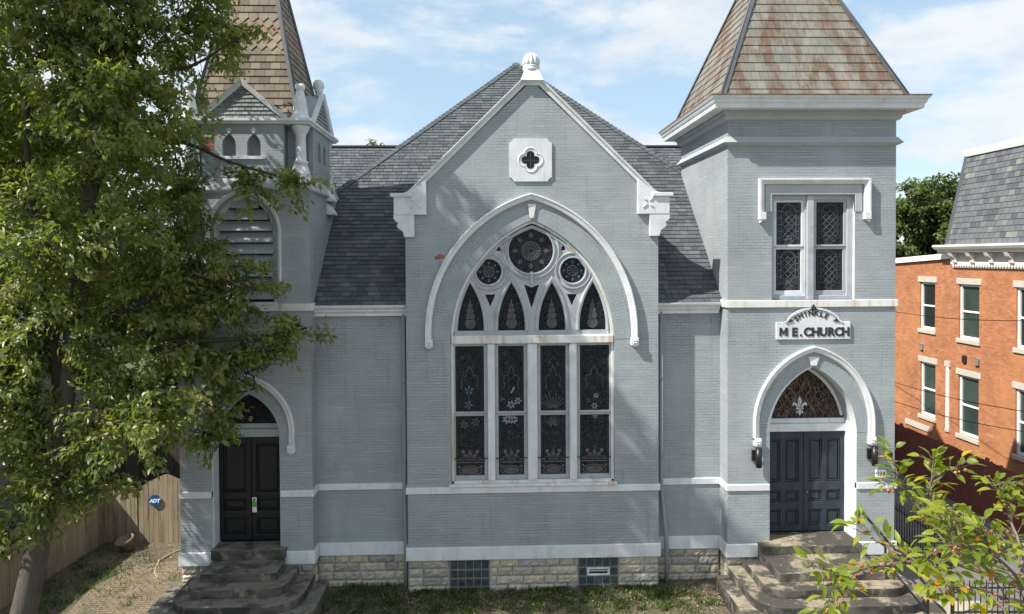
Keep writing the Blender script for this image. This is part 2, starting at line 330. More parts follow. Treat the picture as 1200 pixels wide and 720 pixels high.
# ------------------------------------------------------------------ 2D helpers
def arch(cx, hw, zs, za, n=18, zb=None):
    """pointed arch, left foot -> apex -> right foot; with zb it also runs down to zb"""
    h = za-zs; R = (hw*hw+h*h)/(2*hw); a1 = math.asin(min(1, h/R)); L = []
    for i in range(n+1):
        a = a1*i/n; L.append((cx-hw+R-R*math.cos(a), zs+R*math.sin(a)))
    out = L+[(2*cx-x, z) for x, z in L[-2::-1]]
    if zb is not None: out = [(cx-hw, zb)]+out+[(cx+hw, zb)]
    return out
def circ(cx, cz, r, n=36): return [(cx+r*math.cos(2*PI*i/n), cz+r*math.sin(2*PI*i/n)) for i in range(n)]
def clip(poly, f):
    out = []
    for i in range(len(poly)):
        p, q = poly[i], poly[(i+1) % len(poly)]; a, b = f(p), f(q)
        if a >= 0: out.append(p)
        if (a >= 0) != (b >= 0):
            t = a/(a-b); out.append((p[0]+(q[0]-p[0])*t, p[1]+(q[1]-p[1])*t))
    return out
def tiles(mb, O, u, v, poly, tw, th, lift, shape='rect', wj=0., m=0, vstart=0., rfun=None, base=None, gap=.006):
    """overlapping roofing tiles as raised wedges, clipped to a convex polygon (counter-clockwise, in metres along u and v)"""
    O, u, v = Vector(O), Vector(u).normalized(), Vector(v).normalized(); n = u.cross(v).normalized()
    us = [p[0] for p in poly]; vs = [p[1] for p in poly]
    if base is not None: mb.poly([O+u*p[0]+v*p[1] for p in poly], base, r=.1)
    edges = []
    for i in range(len(poly)):
        a, b = poly[i], poly[(i+1) % len(poly)]
        edges.append((lambda p, a=a, b=b: (b[0]-a[0])*(p[1]-a[1])-(b[1]-a[1])*(p[0]-a[0])))
    vv = min(vs)+vstart; j = 0
    while vv < max(vs):
        x = min(us)-tw*(.5 if j % 2 else 0)-(rng.random()*tw if wj else 0)
        while x < max(us):
            w = tw*(1+wj*(rng.random()*2-1)); g = gap
            sh = shape(j) if callable(shape) else shape
            if sh == 'rect': q = [(x+g, vv), (x+w-g, vv), (x+w-g, vv+th), (x+g, vv+th)]
            else: q = [(x+w/2, vv-th*.42), (x+w-g, vv+th*.22), (x+w-g, vv+th*1.05), (x+g, vv+th*1.05), (x+g, vv+th*.22)]
            r = rfun(j, vv) if rfun else rng.random()
            li = lift*(.8+.5*rng.random()) if wj else lift
            for f in edges:
                q = clip(q, f)
                if len(q) < 3: break
            if len(q) >= 3:
                P = []
                for p in q:
                    t = min(1.5, max(0, 1-(p[1]-vv)/th)); P.append(O+u*p[0]+v*p[1]+n*(.004+li*t))
                mb.poly(P, m, r=r)
                for i in range(len(q)):
                    k = (i+1) % len(q)
                    a, b = q[i], q[k]
                    if abs(a[1]-b[1]) < th*.7 and min(a[1], b[1]) < vv+th*.3 or abs(a[0]-b[0]) < 1e-5:
                        mb.poly([P[k], P[i], O+u*a[0]+v*a[1], O+u*b[0]+v*b[1]], m, r=r)
            x += w
        vv += th; j += 1

def text_into(mb, s, size, place, m=0, depth=.012, bold=.0, center=True):
    """letters as real raised shapes; place(x, z, d) -> world point"""
    cu = bpy.data.curves.new('t', 'FONT'); cu.body = s; cu.size = size; cu.extrude = depth; cu.offset = bold; cu.resolution_u = 3
    if center: cu.align_x = 'CENTER'
    ob = bpy.data.objects.new('t', cu); COL.objects.link(ob)
    dg = bpy.context.evaluated_depsgraph_get(); me = ob.evaluated_get(dg).to_mesh()
    for p in me.polygons: mb.poly([place(*(me.vertices[i].co)) for i in p.vertices], m)
    ob.evaluated_get(dg).to_mesh_clear(); bpy.data.objects.remove(ob); bpy.data.curves.remove(cu)

# ------------------------------------------------------------------ the church
church = thing('church', (0, 0, 0), 'grey painted brick church with pointed arch windows, two towers and white trim', 'church')
TL, TR, TY, TB = 4.856, 9.118, -.161, 4.185          # right tower
SL, SR, SY, SB = -8.71, -5.482, -.04, 3.18           # left tower
RY = .437                                            # recessed wall plane
ZP0, ZP1, ZB0, ZB1, ZU0, ZU1 = .8, 1.13, 2.47, 2.635, 7.07, 7.25
BC, BH = -.01, 2.05                                  # big window centre and half width
TC, TH = 7.03, 1.11                                  # right door
LC, LH = -7.11, .84                                  # left door
LV = (-7.08, .72)                                    # louvre
bay_gable = lambda x: 12.62-.945*max(0, abs(x)-.12)
# --- walls
w = MB()
outer = [(-3.15, ZP0), (3.15, ZP0), (3.15, bay_gable(3.15)), (.12, 12.62), (-.12, 12.62), (-3.15, bay_gable(3.15))]
hole = arch(BC, BH, 6.3, 9.29, 22, 2.68)
quat = circ(-.04, 10.77, .30, 32)
w.plate(outer, [hole, quat], 0, .42, 'y', 0, 0)
w.build('gable_wall', [m_brick], church)
w = MB()
w.plate([(TL, ZP0), (TR, ZP0), (TR, 11.9), (TL, 11.9)], [arch(TC, TH, 3.9, 5.57, 18, 1.0), [(5.97, ZU1), (8.07, ZU1), (8.07, 9.88), (5.97, 9.88)]], TY, TY+.34, 'y', 0, 1)
w.box(TL, TL+.3, TY+.34, TB, ZP0, 11.9); w.box(TR-.3, TR, TY+.34, TB, ZP0, 11.9); w.box(TL+.3, TR-.3, TB-.3, TB, 7, 11.9)
w.build('square_tower_wall', [m_brick, m_white], church)
w = MB()
w.plate([(SL, ZP0), (SR, ZP0), (SR, 10.1), (SL, 10.1)], [arch(LC, LH, 3.9, 5.07, 18, 1.0), arch(LV[0], LV[1], 9.0, 9.95, 12, 7.3)], SY, SY+.34, 'y', 0, 1)
w.box(SL, SL+.3, SY+.34, SB, ZP0, 10.1); w.box(SR-.3, SR, SY+.34, SB, ZP0, 10.1); w.box(SL+.3, SR-.3, SB-.3, SB, ZP0, 10.1)
w.build('spire_tower_wall', [m_brick, m_white], church)
for x0, x1 in ((SR-.01, -3.1), (3.1, TL+.01)):
    w = MB(); w.box(x0, x1, RY, RY+.3, ZP0, 7.0); w.build('recessed_wall', [m_brick], church)
w = MB(); w.box(-8.6, 8.7, 4.3, 18.0, 0, 7.1); w.build('nave_wall', [m_brick], church)
w = MB()                                              # red patches where the paint has gone
w.plate([(-2.42, 8.31), (-2.22, 8.33), (-2.2, 8.42), (-2.33, 8.46), (-2.43, 8.38)], [], -.003, .01)
w.build('bare_brick_patch', [m_redchip], church)

# --- dark interior behind the openings
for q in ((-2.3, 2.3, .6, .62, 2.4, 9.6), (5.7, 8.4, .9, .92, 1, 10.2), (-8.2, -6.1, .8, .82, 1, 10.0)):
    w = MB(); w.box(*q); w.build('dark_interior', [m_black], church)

# --- foundation of rock-faced ledge stone
def stones(mb, x0, x1, y, z0, z1, holes=(), axis='y', sgn=-1, rows=4):
    h = (z1-z0)/rows
    P = (lambda a, z, d: (a, y+sgn*d, z)) if axis == 'y' else (lambda a, z, d: (y+sgn*d, a, z))
    q = [P(x0, z0, 0), P(x1, z0, 0), P(x1, z1, 0), P(x0, z1, 0)]; mb.poly(q, 1)
    for j in range(rows):
        x = x0; za, zb = z0+j*h+.006, z0+(j+1)*h-.006
        while x < x1-.01:
            L = rng.uniform(.32, .75)
            if x1-(x+L) < .22: L = x1-x
            xa, xb = x+.006, x+L-.006
            segs = [(xa, xb)]
            for ha, hb in holes:
                ns = []
                for a, b in segs:
                    if b <= ha or a >= hb: ns.append((a, b))
                    else:
                        if a < ha: ns.append((a, ha))
                        if b > hb: ns.append((hb, b))
                segs = ns
            r = rng.random()
            for a, b in segs:
                if b-a < .03: continue
                nx = max(2, int((b-a)/.055)); nz = 4; g = []
                for k in range(nz+1):
                    row = []
                    for i in range(nx+1):
                        e = (i in (0, nx)) or (k in (0, nz))
                        d = .012 if e else .03+rng.random()*.034
                        row.append(P(a+(b-a)*i/nx, za+(zb-za)*k/nz, d))
                    g.append(row)
                for k in range(nz):
                    for i in range(nx): mb.poly([g[k][i], g[k][i+1], g[k+1][i+1], g[k+1][i]], 0, r=r)
                bd = [g[0][i] for i in range(nx+1)]+[g[k][nx] for k in range(1, nz+1)]+[g[nz][i] for i in range(nx-1, -1, -1)]+[g[k][0] for k in range(nz-1, 0, -1)]
                for i in range(len(bd)):
                    p, q = bd[i], bd[(i+1) % len(bd)]
                    f = (lambda c: (c[0], y, c[2])) if axis == 'y' else (lambda c: (y, c[1], c[2]))
                    mb.poly([p, q, f(q), f(p)], 0, r=r)
            x += L
w = MB()
stones(w, -3.15, 3.15, .04, -.3, ZP0, [(-2.13, -1.11), (1.11, 2.14)], rows=5)
stones(w, SR, -3.15, RY+.04, -.3, ZP0, rows=5); stones(w, 3.15, TL, RY+.04, -.3, ZP0, rows=5)
stones(w, SL, SR, SY+.04, -.3, ZP0, rows=5); stones(w, TL, TR, TY+.04, -.3, ZP0, rows=5)
stones(w, TY+.04, RY+.04, TL+.04, -.3, ZP0, axis='x', rows=5); stones(w, SY+.04, RY+.04, SR-.04, -.3, ZP0, axis='x', sgn=1, rows=5)
stones(w, TY+.04, 4.1, TR-.04, -.3, ZP0, axis='x', sgn=1, rows=5); stones(w, SY+.04, 3.1, SL+.04, -.3, ZP0, axis='x', sgn=-1, rows=5)
stones(w, .04, RY+.04, -3.11, -.3, ZP0, axis='x', rows=5); stones(w, .04, RY+.04, 3.11, -.3, ZP0, axis='x', sgn=1, rows=5)
w.build('stone_foundation', [m_stone, m_mortar], church)

# --- plinth, belt courses
def band(name, z0, z1, pr, mat, gaps_l, gaps_r, bay=True):
    def seg(x0, x1, y, d=.1):
        w = MB(); w.box(x0, x1, y-pr, y+d, z0, z1); w.build(name, mat, church, bevel=.012)
    def side(x0, x1, y0, y1):
        w = MB(); w.box(x0, x1, y0, y1, z0, z1); w.build(name, mat, church, bevel=.012)
    yend = RY-pr if bay else 2.0
    if bay:
        seg(-3.15-pr, 3.15+pr, 0, RY); seg(SR+pr+.002, -3.15-pr-.003, RY); seg(3.15+pr+.003, TL-pr-.002, RY)
    for a, b in gaps_l: seg(a, b, SY)
    side(SR-.05, SR+pr, SY+.103, RY+.05 if bay else SB)
    for a, b in gaps_r: seg(a, b, TY)
    side(TL-pr, TL+.05, TY+.103, RY+.05 if bay else RY-.1)
    side(TR-.05, TR+pr, TY+.103, TB)
band('plinth_course', ZP0, ZP1, .05, m_white, [(SL-.05, -7.92), (-6.2, SR+.05)], [(TL-.05, 5.62), (8.2, TR+.05)])
band('belt_course', ZB0, ZB1, .04, m_white, [(SL-.04, LC-LH), (LC+LH, SR+.04)], [(TL-.04, TC-TH), (TC+TH, TR+.04)])
band('belt_course', ZU0, ZU1, .05, m_rust, [(SL-.05, SR+.05)], [(TL-.05, TR+.05)], bay=False)

# --- gable coping, kneelers, finial
w = MB()
path = [(-3.28, bay_gable(3.28)+.02), (-.2, 12.66), (.2, 12.66), (3.28, bay_gable(3.28)+.02)]
w.sweep(path, [(-.05, .05), (.045, .05), (.045, .10), (.10, .12), (.10, -.5), (-.05, -.5)], 0)
w.build('gable_coping', m_white, church, bevel=.01)
for s in (-1, 1):
    w = MB()
    w.prism([(s*2.62, 9.42), (s*3.42, 9.42), (s*3.42, 9.86), (s*2.95, 10.05), (s*2.62, 10.32)], -.10, .3)
    sc = [(2.92, 8.87), (3.17, 8.87), (3.2, 9.0), (3.27, 9.06), (3.33, 9.1), (3.35, 9.17), (3.31, 9.22), (3.38, 9.26), (3.43, 9.32), (3.43, 9.42), (2.92, 9.42)]
    w.prism([(s*x, z) for x, z in sc], -.09, .28)
    w.obox((min(s*3.5, s*2.98), -.16, 9.86), (.52, 0, 0), (0, .62, 0), (0, 0, .09)) if s < 0 else w.obox((2.98, -.16, 9.86), (.52, 0, 0), (0, .62, 0), (0, 0, .09))
    for k in range(4):                                # carved leaf on the face
        a = PI/4+k*PI/2; c = Vector((s*2.88, 9.72))
        d = Vector((math.cos(a), math.sin(a))); nn = Vector((-d.y, d.x))
        q = [c+d*.03, c+d*.10+nn*.035, c+d*.21, c+d*.10-nn*.035]
        w.prism([(p.x, p.y) for p in q], -.125, -.1)
    w.build('kneeler', m_white, church, bevel=.01)
w = MB()
w.lathe((0, .14, 0), [(.40, 12.72), (.38, 12.76), (.285, 12.93), (.25, 13.0)], 4, sq=False, smooth=False)
w.lathe((0, .14, 0), [(.16, 12.98), (.21, 13.0), (.215, 13.05), (.19, 13.07), (.215, 13.1), (.2, 13.13)], 24)
w.lathe((0, .14, 0), [(.185, 13.12), (.205, 13.19), (.198, 13.28), (.165, 13.37), (.10, 13.43), (.02, 13.45)], 72, flute=lambda a, z: .085*math.cos(12*a))
w.build('gable_finial', m_white, church)

# --- quatrefoil panel
w = MB()
c0 = (-.04, 10.77); hs, nt_ = .53, .1
oc = [(-hs+nt_, -hs), (hs-nt_, -hs), (hs-nt_, -hs+.03), (hs-.03, -hs+nt_), (hs, -hs+nt_), (hs, hs-nt_), (hs-.03, hs-nt_), (hs-nt_, hs-.03), (hs-nt_, hs), (-hs+nt_, hs), (-hs+nt_, hs-.03), (-hs+.03, hs-nt_), (-hs, hs-nt_), (-hs, -hs+nt_), (-hs+.03, -hs+nt_), (-hs+nt_, -hs+.03)]
def foil(r0, off, n=40):
    o = []
    for i in range(n*4):
        a = 2*PI*i/(n*4); best = 0
        for k in range(4):
            b = k*PI/2; d = math.cos(a-b)*off; h = r0*r0-(off*math.sin(a-b))**2
            if h > 0: best = max(best, d+math.sqrt(h))
        o.append((c0[0]+best*math.cos(a), c0[1]+best*math.sin(a)))
    return o
w.plate([(c0[0]+x, c0[1]+z) for x, z in oc], [foil(.10, .125)], -.04, .1)
w.sweep(foil(.135, .135)[::-1], [(0, 0), (.03, .02), (.05, 0)], -.04, closed=True)
qf = w.build('quatrefoil_panel', m_white, church)
w = MB(); w.box(c0[0]-.26, c0[0]+.26, .055, .07, c0[1]-.26, c0[1]+.26)
w.strip([(c0[0]-.25, c0[1]), (c0[0]+.25, c0[1])], .02, .05, 1); w.strip([(c0[0], c0[1]-.25), (c0[0], c0[1]+.25)], .02, .05, 1)
w.build('pane', [m_dimpane, m_lead], qf)

# --- hood moulds and arch rings
PROF = [(0, 0), (.075, .0), (.12, .035), (.135, .10), (.09, .15), (.03, .15), (0, .10)]
PROF = [(-a+.07, d) for a, d in PROF][::-1]           # mirrored so that the outside is up/out
def hood(name, cx, hw, zs, za, zb, y, k=1.0, stops=True):
    w = MB()
    p = arch(cx, hw, zs, za, 26, zb)
    w.sweep(p, [(-.07*k, 0), (-.07*k, .06), (-.045*k, .085), (.02*k, .10), (.055*k, .135), (.085*k, .125), (.085*k, 0)], y)
    if stops:
        for s in (-1, 1):
            x = cx+s*hw
            w.box(x-.085*k, x+.1*k, y-.15, y, zb-.13, zb+.06)
            w.prism([(x-.06*k, zb-.13), (x+.07*k, zb-.13), (x+.05*k, zb-.17), (x-.04*k, zb-.17)], y-.11, y)
            for i in range(4):
                a = PI/4+i*PI/2; w.lathe((x+.007+.038*math.cos(a), y-.152, zb-.035+.04*math.sin(a)), [(.026, -.02), (.03, 0), (.026, .02)], 8)
    return w.build(name, m_white, church, bevel=.006)
hood('window_hood_mould', BC-.02, 2.56, 6.5, 9.86, 6.28, 0)
hood('door_hood_mould', TC, 1.455, 4.15, 6.02, 3.75, TY, .95)
hood('door_hood_mould', LC, 1.13, 4.1, 5.45, 3.72, SY, .95)
hood('louvre_hood_mould', LV[0], .86, 9.0, 10.0, 7.5, SY, .55, False)
def aring(cx, hw, zs, za, wd, y, key):
    w = MB(); w.sweep(arch(cx, hw, zs, za, 26), [(0.001, 0), (0.001, .006), (wd, .006), (wd, 0)], y, caps=True)
    o = w.build('arch_ring', m_ring, church)
    w = MB(); a, b, z0, z1 = key
    w.prism([(cx-a, z0), (cx+a, z0), (cx+b, z1), (cx-b, z1)], y-.045, y+.02)
    w.build('keystone', m_white, church, bevel=.01)
aring(BC, BH, 6.3, 9.29, .40, 0, (.045, .11, 9.33, 9.68))
aring(TC, TH, 3.9, 5.57, .27, TY, (.07, .15, 5.60, 5.83))
aring(LC, LH, 3.9, 5.07, .22, SY, (.06, .12, 5.10, 5.3))

# --- the great window
win = MB()
win.sweep(hole, [(-.075, 0), (-.075, .05), (-.0015, .05), (-.0015, 0)], .12)      # outer frame lining the opening
win.box(BC-BH+.01, BC+BH-.01, .07, .17, 2.68, 2.76)
gw = win.build('tracery_window', m_rust, church, bevel=.006)
LX = [-1.565, -.53, .49, 1.52]                        # light centres
w = MB()                                              # mullions and transom
for x, ww in ((-1.05, .19), (-.02, .25), (1.005, .19)): w.box(x-ww/2, x+ww/2, .015, .22, 2.765, 6.20)
w.build('mullion', m_white, gw, bevel=.03, seg=2)
w = MB(); w.box(BC-BH+.02, BC+BH-.02, -.01, .22, 6.205, 6.41); w.build('transom', m_rust, gw, bevel=.02)
# tracery plate
def lancet(cx, hw, z0, zs, za): return arch(cx, hw, zs, za, 10, z0)
tr_outer = arch(BC, BH-.085, 6.41, 9.17, 26)
holes = [lancet(x, .335, 6.52, 6.6, 7.72) for x in LX]
big = (-.03, 8.52, .56); smL = (-1.09, 8.0, .315); smR = (1.02, 8.02, .315)
for c in (big, smL, smR): holes.append(circ(*c, 40))
def inv(cx, hw, zt, zb): return [(cx-hw, zt), (cx, zb), (cx+hw, zt)]
tri = [inv(-1.06, .13, 7.43, 7.13), inv(.995, .13, 7.43, 7.13), [(-.21, 7.68), (-.02, 7.08), (.17, 7.68), (-.02, 7.6)],
       [(-.9, 8.52), (-.78, 8.52), (-.84, 8.72)], [(.72, 8.53), (.84, 8.53), (.78, 8.73)]]
holes += tri
w = MB(); w.plate(tr_outer, holes, .13, .23)
for x in LX:
    w.sweep(lancet(x, .335, 6.52, 6.6, 7.72), [(.0, 0), (.015, .035), (.05, .045), (.085, .03), (.1, 0)], .13)
for cx, cz, r in (big, smL, smR):
    for rr, ww in ((r, .05), (r+.11, .045)): w.sweep(circ(cx, cz, rr+ww, 40), [(0, 0), (ww*.3, .045), (ww*.8, .045), (ww, 0)], .13, closed=True)
w.sweep(arch(BC, BH-.085, 6.41, 9.17, 26), [(-.09, 0), (-.06, .035), (-.02, .035), (0, 0)], .13)
w.strip([(-.02, 7.7), (-.02, 8.0)], .07, .13, t=.04)
w.build('tracery', m_tracery, gw)
# glazing of the tracery
w = MB()
w.plate(arch(BC, BH-.1, 6.42, 9.15, 26), [], .205, .22)
def rosette(mb, cx, cz, r, y, n=10, mm=1, mm2=2):
    mb.strip(circ(cx, cz, r*.42, 24)+[circ(cx, cz, r*.42, 24)[0]], .02, y, mm)
    for k in range(n):
        a = 2*PI*k/n; d = Vector((math.cos(a), math.sin(a))); nn = Vector((-d.y, d.x)); c = Vector((cx, cz))
        mb.strip([tuple(c+d*r*.08), tuple(c+d*r*.4)], .014, y, mm)
        if k % 2 == 0 or n < 9:
            q = [c+d*r*.55, c+d*r*.68+nn*r*.11, c+d*r*.86, c+d*r*.68-nn*r*.11]
            mb.poly([(p.x, y-.004, p.y) for p in q], mm2)
        q = [c+d*r*.2, c+d*r*.34+nn*r*.06, c+d*r*.40, c+d*r*.34-nn*r*.06]; mb.poly([(p.x, y-.003, p.y) for p in q], mm2)
rosette(w, *big, .2, 16, 1, 2); rosette(w, *smL, .2, 8, 1, 3); rosette(w, *smR, .2, 8, 1, 3)
for x in LX:                                          # stacked medallions in each lancet
    for zc, rr in ((6.70, .125), (6.88, .10), (7.02, .075), (7.14, .05)):
        q = circ(x, zc, rr, 16); w.poly([(a, .2, b) for a, b in q], 2)
        w.strip(q+[q[0]], .014, .198, 1)
    w.strip([(x, 7.18), (x, 7.3)], .02, .2, 1)
w.build('tracery_pane', [m_glass, m_lead, m_pink, m_bluepetal], gw)
# four tall lights: sash frame and pane each
def flower(mb, cx, cz, r, y, m, n=6, rot=0):
    for k in range(n):
        a = rot+2*PI*k/n; d = Vector((math.cos(a), math.sin(a))); nn = Vector((-d.y, d.x)); c = Vector((cx, cz))
        q = [c+d*r*.15, c+d*r*.6+nn*r*.22, c+d*r, c+d*r*.6-nn*r*.22]
        mb.poly([(p.x, y, p.y) for p in q], m)
for i, x in enumerate(LX):
    hw = .42 if i in (0, 3) else .385
    a, b = x-.43, x+.43
    if i == 1: a, b = -.955, -.145
    if i == 2: a, b = .105, .91
    if i == 0: a, b = BC-BH+.03, -1.145
    if i == 3: a, b = 1.10, BC+BH-.03
    g0, g1 = a+.085, b-.085
    w = MB()
    for z0, z1, y in ((2.765, 4.44, .13), (4.445, 6.2, .10)):
        w.plate([(a, z0), (b, z0), (b, z1), (a, z1)], [[(g0, z0+(.11 if z0 < 3 else .05)), (g1, z0+(.11 if z0 < 3 else .05)), (g1, z1-.06), (g0, z1-.06)]], y, y+.05)
    sf = w.build('sash', m_sash, gw, bevel=.008)
    w = MB(); yg = .165; cx = (g0+g1)/2; hw = (g1-g0)/2
    w.box(g0-.02, g1+.02, yg, yg+.01, 2.8, 4.43); w.box(g0-.02, g1+.02, yg-.03, yg-.02, 4.45, 6.17)
    yf = yg-.004; yt = yg-.034
    w.strip([(g0+.03, 6.1), (g0+.03, 4.52)], .012, yt, 2); w.strip([(g1-.03, 6.1), (g1-.03, 4.52)], .012, yt, 2)
    w.strip([(g0+.03, 4.35), (g0+.03, 2.93)], .012, yf, 2); w.strip([(g1-.03, 4.35), (g1-.03, 2.93)], .012, yf, 2)
    for k in range(26):                               # small dull quarries
        z = rng.uniform(2.95, 6.05)
        if 4.36 < z < 4.55: continue
        qx = rng.uniform(g0+.08, g1-.08); rr = rng.uniform(.02, .05)
        flower(w, qx, z, rr, (yf if z < 4.4 else yt)-.002, rng.choice([2, 2, 3, 3, 5]), 4, rng.random())
    # trefoil arch lines in the upper sash
    tl = [(cx-hw*.62, 5.05), (cx-hw*.5, 5.16), (cx-hw*.62, 5.28), (cx-hw*.5, 5.4), (cx-hw*.25, 5.38), (cx-hw*.2, 5.5), (cx, 5.64), (cx+hw*.2, 5.5), (cx+hw*.25, 5.38), (cx+hw*.5, 5.4), (cx+hw*.62, 5.28), (cx+hw*.5, 5.16), (cx+hw*.62, 5.05)]
    w.strip(tl, .018, yt, 3)
    w.strip([(cx-hw*.4, 5.6), (cx, 5.9), (cx+hw*.4, 5.6)], .012, yt, 2)
    if i == 0:
        flower(w, cx-.02, 5.03, .13, yt-.003, 4, 5, .3); flower(w, cx-.03, 4.66, .12, yt-.003, 4, 5, 1.2); flower(w, cx+.14, 4.22, .12, yf-.003, 3, 6, .2); flower(w, cx-.15, 4.15, .12, yf-.003, 5, 6, .7)
        w.strip([(cx-.02, 4.95), (cx-.03, 4.55)], .02, yt, 3)
    if i == 1:
        flower(w, cx+.0, 4.66, .12, yt-.003, 6, 6, .3); flower(w, cx+.17, 4.75, .1, yt-.003, 6, 6, 1.0); flower(w, cx-.22, 4.80, .06, yt-.003, 6, 3, 1.9); flower(w, cx-.1, 4.28, .13, yf-.003, 6, 7, 0); flower(w, cx+.06, 4.27, .12, yf-.003, 6, 7, .5)
        w.strip([(cx+.0, 4.95), (cx+.08, 5.1)], .035, yt, 6)
    if i == 2:
        for k in range(9):
            a_ = PI/2+(k-4)*.26; L_ = rng.uniform(.3, .55)
            w.strip([(cx, 4.52), (cx+L_*.55*math.cos(a_), 4.52+L_*.6*math.sin(a_)), (cx+L_*math.cos(a_)*.85, 4.52+L_*math.sin(a_)*.95)], .02, yt, 3)
            w.strip([(cx, 4.05), (cx+.2*math.cos(a_), 4.05+.3*math.sin(a_))], .02, yf, 3)
    if i == 3:
        flower(w, cx+.04, 4.86, .075, yt-.003, 6, 6, .3); flower(w, cx+.0, 4.6, .09, yt-.003, 6, 6, .9); flower(w, cx-.16, 4.74, .07, yt-.003, 5, 6, .5); flower(w, cx+.02, 4.33, .07, yf-.003, 6, 5, .5)
    # palmette and oval at the foot
    zb = 3.20
    for k, (a_, L_) in enumerate(((.35, .27), (.85, .27), (1.5708, .30), (PI-.85, .27), (PI-.35, .27))):
        d = Vector((math.cos(a_), math.sin(a_))); nn = Vector((-d.y, d.x)); c = Vector((cx, zb+.04))
        q = [c, c+d*L_*.6+nn*.05, c+d*L_, c+d*L_*.6-nn*.05]; w.poly([(p.x, yf-.003, p.y) for p in q], 3 if k == 2 else 5)
    for s in (-1, 1):
        q = circ(cx+s*hw*.50, zb+.27, .045, 10); w.poly([(p[0], yf-.003, p[1]) for p in q], 7)
        q = [(cx+s*hw*.2, zb+.03), (cx+s*hw*.9, zb+.05), (cx+s*hw*.75, zb+.14)]; w.poly([(p[0], yf-.003, p[1]) for p in q], 5)
    w.strip([(g0+.02, zb), (g1-.02, zb)], .02, yf, 1)
    ov = [(cx+hw*.78*math.cos(2*PI*k/28), 2.985+.125*math.sin(2*PI*k/28)) for k in range(29)]
    w.strip(ov, .02, yf, 7)
    w.poly([(cx+(p[0]-cx)*.8, yf-.002, 2.985+(p[1]-2.985)*.75) for p in ov[:-1]], 5)
    for sx in (-1, 1):
        for sz in (-1, 1):
            q = circ(cx+sx*hw*.78, 2.985+sz*.11, .03, 8); w.poly([(p[0], yf-.003, p[1]) for p in q], 7)
    w.build('pane', [m_glass, m_lead, m_leaddark, m_glassmuted, m_bluepetal, m_pink, m_whitepetal, m_lead], sf)
    w = MB(); w.bar((a+.0, .105, 3.31), (b, .105, 3.31), .018); w.build('saddle_bar', m_black, gw)
w = MB(); w.box(BC-BH-.05, BC+BH+.05, -.075, .11, ZB1+.002, 2.70); w.build('window_sill', m_rust, gw, bevel=.012)

# --- paired window of the square tower
w = MB(); y = TY
w.plate([(5.97, ZU1), (8.07, ZU1), (8.07, 9.88), (5.97, 9.88)], [[(6.07, 7.36), (6.84, 7.36), (6.84, 9.76), (6.07, 9.76)], [(7.09, 7.36), (7.92, 7.36), (7.92, 9.76), (7.09, 9.76)]], y+.10, y+.2)
w.box(6.88, 7.05, y+.03, y+.1, ZU1, 9.88)
pw = w.build('paired_window', m_tracery, church, bevel=.012)
for x0, x1 in ((6.07, 6.84), (7.09, 7.92)):
    w = MB()
    for z0, z1, yy in ((7.36, 8.58, y+.16), (8.585, 9.76, y+.13)):
        w.plate([(x0, z0), (x1, z0), (x1, z1), (x0, z1)], [[(x0+.07, z0+(.12 if z0 < 8 else .05)), (x1-.07, z0+(.12 if z0 < 8 else .05)), (x1-.07, z1-.06), (x0+.07, z1-.06)]], yy, yy+.05)
    sf = w.build('sash', m_white if x0 < 7 else m_sash, pw, bevel=.008)
    w = MB(); g0, g1 = x0+.06, x1-.06; cx = (g0+g1)/2; hw = (g1-g0)/2
    for z0, z1, yy in ((7.45, 8.55, y+.19), (8.6, 9.72, y+.16)):
        w.box(g0, g1, yy, yy+.01, z0, z1); yf = yy-.003; zc = (z0+z1)/2; hh = (z1-z0)/2
        mm = 2 if x0 < 7 else 4
        for s in (-1, 1):
            w.strip([(cx+s*hw*.82, z0+.03), (cx+s*hw*.82, z1-.03)], .016, yf, mm)
            w.strip([(cx+s*hw*.58, z0+.28), (cx+s*hw*.58, z1-.25), (cx+s*hw*.4, z1-.13), (cx, z1-.06)], .03, yf, mm)
            for k in range(5): w.strip([(cx+s*hw*.82, z0+.2+k*.17), (cx+s*hw*.58, z0+.2+k*.17)], .022, yf-.002, 3 if x0 < 7 else mm)
        for k in range(-2, 3):                        # diamond lattice in the middle
            for s in (-1, 1):
                pts = [(cx+s*(k*.17-.17*2), zc-.34), (cx+s*(k*.17+.17*2), zc+.34)]
                q = []
                for t in range(13):
                    px_ = pts[0][0]+(pts[1][0]-pts[0][0])*t/12; pz = pts[0][1]+(pts[1][1]-pts[0][1])*t/12
                    if abs(px_-cx) <= hw*.56: q.append((px_, pz))
                if len(q) > 1: w.strip(q, .012, yf-.004, 1)
        fz = z0+.13 if z0 < 8 else z0+.10
        flower(w, cx, fz+.02, .16, yf-.002, mm, 7, 0.0); flower(w, cx, fz+.1, .09, yf-.005, 3 if x0 < 7 else mm, 3, PI/2)
        w.strip([(g0+.05, z0+.25), (g1-.05, z0+.25)], .014, yf, mm)
    w.build('pane', [m_glassb if x0 < 7 else m_glass, m_lead, m_glassmuted, m_bluepetal, m_leaddark], sf)
w = MB()                                              # flat lintel panel and drip mould
w.plate([(5.80, 9.45), (5.97, 9.45), (5.97, 9.88), (8.07, 9.88), (8.07, 9.45), (8.25, 9.45), (8.25, 10.14), (5.80, 10.14)], [], y-.02, y+.05)
w.build('lintel', m_trimgrey, pw, bevel=.008)
w = MB(); hp = [(5.70, 9.42), (5.70, 10.2), (8.35, 10.2), (8.35, 9.42)]
w.sweep(hp, [(-.06, 0), (-.06, .06), (-.03, .08), (.03, .13), (.08, .13), (.08, 0)], y)
for s, x in ((-1, 5.70), (1, 8.35)): w.box(x-.08, x+.08, y-.14, y, 9.26, 9.44); w.prism([(x-.06, 9.26), (x+.06, 9.26), (x+s*.06, 9.18)], y-.12, y)
w.build('drip_mould', m_white, pw, bevel=.006)

